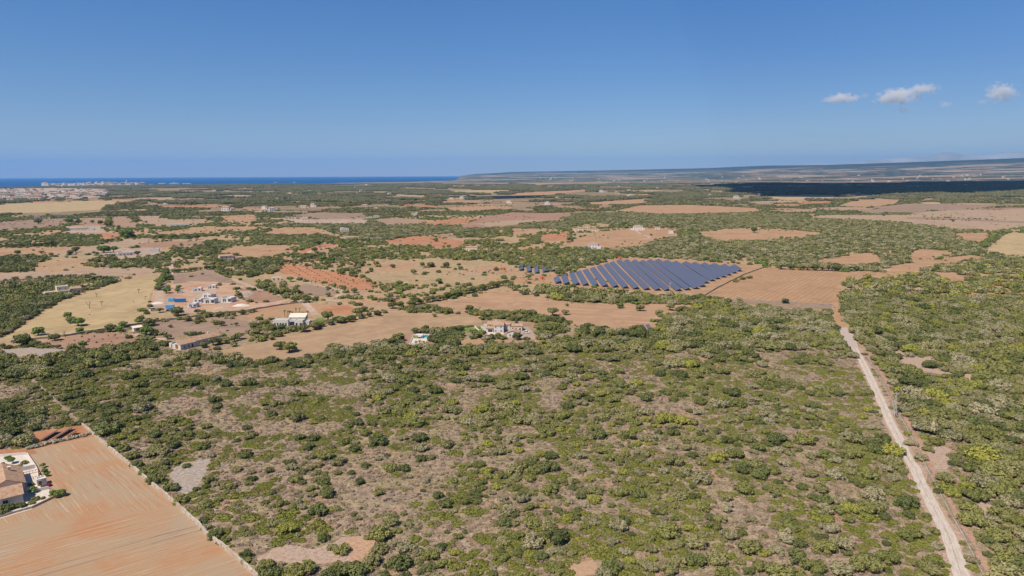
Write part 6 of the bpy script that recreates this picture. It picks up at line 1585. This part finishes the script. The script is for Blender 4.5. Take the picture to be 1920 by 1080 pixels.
# woods, groves and loose trees of the middle distance
def mid_trees():
    xx, yy, px, py, rs = sample(401, 560, 9.0, 51)
    cov, pal = cover_at(px, py)
    n1 = .6 * vnoise(xx, yy, 60, 61) + .4 * vnoise(xx, yy, 18, 62)
    lin = vnoise(xx * .35, yy, 30, 66)
    hue = vnoise(xx, yy, 120, 63)
    u = rs.rand(len(xx), 5)
    sparse = cov < .45
    dens = np.where(sparse, np.clip((n1 - .42) * 4.5, 0.05, 1) * cov * .75, np.clip(cov * .46 - (n1 < .36) * .25, 0, 1))
    keep = (u[:, 0] < dens) & (cov > 0) & ~blocked(xx, yy)
    # field edges: a few trees on the fields themselves
    X_, Y_ = [xx], [yy]
    kinds = list('gdsyovw'); start = {k: i * 5 for i, k in enumerate(kinds)}; pts = []
    for i in np.nonzero(keep)[0]:
        P = COVER[int(pal[i])][2]; ks = list(P); ws = [P[k] * (1.8 if (k in 'sd' and hue[i] > .55) or (k in 'gy' and hue[i] < .45) else .8) for k in ks]
        a = u[i, 1] * sum(ws); k = ks[-1]
        for kk, w in zip(ks, ws):
            if a < w: k = kk; break
            a -= w
        if sparse[i] and u[i, 4] < .25: k = 'v'
        r = (1.6 + 2.4 * u[i, 2]) if sparse[i] else (2.4 + 2.3 * u[i, 2])
        pts.append((xx[i], yy[i], -.1, r, r * (.75 + .45 * u[i, 3]), start[k] + int(u[i, 4] * 5)))
    # the woods just beyond, still tree by tree
    xx, yy, px, py, rs = sample(379, 402, 15.0, 52)
    n1 = .6 * vnoise(xx, yy, 200, 61) + .4 * vnoise(xx, yy, 45, 62); u = rs.rand(len(xx), 5)
    keep = (n1 > .45) & (px > -200) & (px < 2150) & (u[:, 0] < .52)
    keep &= ~((px < 200) & (py < 377))
    for poly in NOVEG: keep &= ~(inpoly(px, py, poly) | inpoly(px, py - (py - 327) * .026, poly))
    hue = vnoise(xx, yy, 300, 64)
    for i in np.nonzero(keep)[0]:
        r = 2.4 + 3.2 * u[i, 2] ** 1.5
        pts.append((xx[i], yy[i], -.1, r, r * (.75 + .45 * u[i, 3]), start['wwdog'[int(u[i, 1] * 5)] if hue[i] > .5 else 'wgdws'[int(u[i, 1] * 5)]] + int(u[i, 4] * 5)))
    # ragged growth along the field edges and a few lone trees on the fields
    re_ = random.Random(77)
    for poly, mk in FIELDS:
        if min(q[1] for q in poly) < 376 or mk in ('rows', 'plough', 'site'): continue
        P = [at(*q) for q in poly]; ymid = sum(p.y for p in P) / len(P)
        for a, b in zip(P, P[1:] + P[:1]):
            L_ = (b - a).length; step = 5.0 if ymid < 900 else 8.0
            for q in range(int(L_ / step)):
                p = a.lerp(b, (q + re_.random()) / max(1, int(L_ / step)))
                g_ = mnoise.noise(p * .011 + Vector((3, 7, 0)))
                if g_ < -0.02 + .25 * re_.random(): continue
                big = re_.random()
                if ymid < 900 and big > .5: r = re_.uniform(.6, 1.3)
                else: r = re_.uniform(1.6, 3.6)
                pts.append((p.x + re_.gauss(0, 2), p.y + re_.gauss(0, 3), -.1, r, r * re_.uniform(.7, 1.1), start[re_.choice('dgovd')] + re_.randrange(5)))
    xx, yy, px, py, rs = sample(403, 650, 60.0, 53); u = rs.rand(len(xx), 4); n1 = vnoise(xx, yy, 50, 91)
    ok = (u[:, 0] < np.clip((n1 - .5) * 1.6, .015, .5)) & ~blocked(xx, yy) & (cover_at(px, py)[0] < .3)
    for poly, mk in FIELDS:
        if mk in ('straw', 'straw2', 'sand', 'plough', 'rows', 'site'): ok &= ~(inpoly(px, py, poly) & (u[:, 1] < .94))
        else: ok &= ~(inpoly(px, py, poly) & (u[:, 1] < .6))
    for i in np.nonzero(ok)[0]:
        r = .5 + 1.9 * u[i, 2] ** 2.5
        pts.append((xx[i], yy[i], -.05, r, r * .9, start['ogdos'[int(u[i, 3] * 5)]] + i % 5))
    allm = []
    for k in kinds: allm += LOW[k]
    scatter('woodland', 'woods and groves of countless round trees between the distant fields', 'woodland', pts, allm, 9)
    return len(pts)
n_mid = mid_trees()
def far_wood():
    xx, yy, px, py, rs = sample(343.6, 380, 800.0, 71)
    n1 = .6 * vnoise(xx, yy, 420, 81) + .4 * vnoise(xx, yy, 130, 82)
    n2 = vnoise(xx, yy, 60, 83)
    keep = (n1 > .44 + .14 * (n2 > .58)) & (px > -350) & (px < 2300)
    keep &= ~((px < 200) & (py < 377)) | ((px < 200) & (py < 353.5))
    for poly in NOVEG: keep &= ~(inpoly(px, py, poly) | inpoly(px, py - (py - 327) * .03, poly))
    for a, b in [((-100, 344), (230, 351))]: keep &= ~((py < 350.5 - 0.012 * px) & (px < 900) & (py < 346.5 + (px < 300) * 3))
    lim = np.interp(px, [-500, 0, 85, 300, 480, 850, 960, 1300, 1400, 1950, 2400], [357, 352, 350.5, 347, 345.5, 343.5, 343.5, 343.2, 342.8, 340.5, 340])
    keep &= py > lim
    idx = np.nonzero(keep)[0]; u = rs.rand(len(xx), 3)
    pts = [(xx[i], yy[i], -.2, .8 + .4 * u[i, 0], .8 + .5 * u[i, 1], int(u[i, 2] * 5)) for i in idx]
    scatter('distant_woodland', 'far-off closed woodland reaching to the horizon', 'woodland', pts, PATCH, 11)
    return len(pts)
n_far = far_wood()
# village and coast greenery
def far_specks():
    rs = np.random.RandomState(5); pts = []
    for _ in range(260):
        x, y = rs.uniform(-100, 210), rs.uniform(353, 377); p = at(x, y); pts.append((p.x, p.y, -.2, .25 + .35 * rs.rand(), .5 + .4 * rs.rand(), rs.randint(5)))
    scatter('village_trees', 'trees between the houses of the hazy village', 'trees', pts, PATCH, 2)
far_specks()
print('counts', len(near), n_gc, n_mid, n_far)

# ------------------------------------------------------------------ clouds
def cloud_volume(name, label, px, py, wpx, hpx, dist, seed, dens):
    u, v = (px - 960) / F, (540 - py) / F
    c, s = math.cos(ROLL), math.sin(ROLL); u, v = u * c + v * s, -u * s + v * c
    cp, sp2 = math.cos(PITCH), math.sin(PITCH); d = Vector((u, cp + v * sp2, -sp2 + v * cp)).normalized()
    ctr = Vector((0, 0, CAM_H)) + d * dist; W = wpx / F * dist / 2; H = hpx / F * dist / 2
    rnd = random.Random(seed); bm = bmesh.new()
    bmesh.ops.create_icosphere(bm, subdivisions=4, radius=1)
    for v_ in bm.verts:
        q = v_.co.copy(); k = 1 + .28 * mnoise.noise(q * 1.7 + Vector((seed, 0, 0))); v_.co = Vector((q.x * W, q.y * W * .7, q.z * H)) * k
    me = bpy.data.meshes.new(name); bm.to_mesh(me); bm.free()
    t = NT('cloud_vapour'); t.n.remove(t.b)
    vol = t.n.new('ShaderNodeVolumePrincipled'); out = t.n['Material Output']
    tc = t.n.new('ShaderNodeTexCoord'); sc = t.n.new('ShaderNodeMapping'); sc.inputs['Scale'].default_value = (1 / W, 1 / (W * .7), 1 / H); t.l.new(tc.outputs['Object'], sc.inputs[0])
    ln = t.n.new('ShaderNodeVectorMath'); ln.operation = 'LENGTH'; t.l.new(sc.outputs[0], ln.inputs[0])
    sc2 = t.n.new('ShaderNodeMapping'); sc2.inputs['Scale'].default_value = (1.5 / W, 1.5 / W, 1.9 / W); sc2.inputs['Location'].default_value = (seed * 3.7, 0, 0); t.l.new(tc.outputs['Object'], sc2.inputs[0])
    nz = t.noise(2.4, 6, 0.66, sc2.outputs[0])
    f = t.math('SUBTRACT', nz, t.math('MULTIPLY', ln.outputs['Value'], 0.33)); f = t.math('SUBTRACT', f, 0.27); f = t.math('MULTIPLY', f, 6.0, clamp=True)
    t.l.new(t.math('MULTIPLY', f, dens * 1.3), vol.inputs['Density']); vol.inputs['Color'].default_value = (1, 1, 1, 1); vol.inputs['Anisotropy'].default_value = 0.1
    t.l.new(vol.outputs[0], out.inputs['Volume']); me.materials.append(t.m)
    t.m.cycles.volume_step_rate = 1.0
    o = link_mesh(name, me); o.location = ctr; tag(o, label, 'cloud', 'small white clouds'); return o
for a in [('cloud', 'small white cloud with a tail, leftmost of the clouds', 1578, 184, 74, 19, 24000, 1, .006), ('cloud', 'largest ragged white cloud, middle of the clouds', 1682, 181, 84, 33, 24000, 2, .006),
          ('cloud', 'wispy cloud puff at the upper right of the ragged cloud', 1730, 167, 64, 20, 24000, 3, .005), ('cloud', 'white cloud near the right edge of the sky', 1878, 174, 56, 38, 24000, 4, .0055),
          ('cloud', 'tiny faint puff under the ragged cloud', 1696, 206, 34, 14, 24000, 5, .0035), ('cloud', 'tiny cloud puff right of the ragged cloud', 1772, 196, 26, 14, 24000, 6, .004), ('cloud', 'tiny faint puff left of the rightmost cloud', 1844, 191, 22, 12, 24000, 7, .0035),
          ('cloud', 'tiny faint puff right of the leftmost cloud', 1622, 179, 18, 12, 24000, 8, .0035)]: cloud_volume(*a)

# the cloud above the picture whose shadow lies on the dark woods at the right
CH = 3200.0
def cloud_over(label, shadow_px, seed):
    P = [at(*p) for p in shadow_px]; sh = sun_dir * (CH / sun_dir.z)
    P = [p + sh for p in P]; bm = bmesh.new(); n = len(P); c = sum(P, Vector()) / n
    rings = []
    for q, zz in ((1.0, 0), (.96, 120), (.8, 300), (.55, 420), (.25, 480)):
        ring = []
        m_ = n * 8
        for i in range(m_):
            a, b = P[(i // 8) % n], P[(i // 8 + 1) % n]; p = a.lerp(b, (i % 8) / 8)
            w = 1 + .10 * mnoise.noise(p * .0016 + Vector((seed, 0, 0))) + .05 * mnoise.noise(p * .006)
            v = c + (p - c) * q * w; ring.append(bm.verts.new((v.x, v.y, CH + zz + 60 * mnoise.noise(v * .003))))
        rings.append(ring)
    for r0_, r1_ in zip(rings[:-1], rings[1:]):
        for i in range(len(r0_)): j = (i + 1) % len(r0_); bm.faces.new((r0_[i], r0_[j], r1_[j], r1_[i]))
    bm.faces.new(rings[-1]); bm.faces.new(list(reversed(rings[0])))
    me = bpy.data.meshes.new('cloud'); bm.to_mesh(me); bm.free(); me.materials.append(plain('cloud_white', (.8, .8, .8), 1, .02, .001))
    for f in me.polygons: f.use_smooth = True
    o = link_mesh('cloud', me); tag(o, label, 'cloud')
cloud_over('broad cloud overhead whose shadow darkens the woods at the right', [(1225, 349), (1290, 346.5), (1370, 345.5), (1400, 344), (1480, 342.5), (1700, 341.5), (1925, 339.5), (2300, 338.5), (2500, 345), (2300, 354), (1925, 357.5), (1830, 361), (1760, 363), (1700, 365), (1600, 368), (1480, 368), (1400, 361), (1360, 352.5), (1290, 349)], 1)
cloud_over('small cloud overhead whose shadow crosses the strip above the brown fields', [(860, 371), (900, 368.5), (960, 367.5), (990, 369), (985, 371.5), (930, 373), (880, 373)], 5)

# ------------------------------------------------------------------ haze
hz = MB(); hx0, hx1, hy0, hy1, hz0, hz1 = -62000, 62000, -3000, 56000, -60, 1350
hz.box(((hx0 + hx1) / 2, (hy0 + hy1) / 2, (hz0 + hz1) / 2), (hx1 - hx0, hy1 - hy0, hz1 - hz0))
hm = bpy.data.materials.new('haze'); hm.use_nodes = True; hn = hm.node_tree.nodes; hl = hm.node_tree.links
for nd in list(hn):
    if nd.type == 'BSDF_PRINCIPLED': hn.remove(nd)
pv = hn.new('ShaderNodeVolumePrincipled'); pv.inputs['Color'].default_value = (0.24, 0.54, 0.95, 1); pv.inputs['Density'].default_value = 2.5e-5; pv.inputs['Anisotropy'].default_value = 0.0
hl.new(pv.outputs[0], [n_ for n_ in hn if n_.type == 'OUTPUT_MATERIAL'][0].inputs['Volume'])
hz.build('haze', hm).__setitem__('kind', 'stuff')
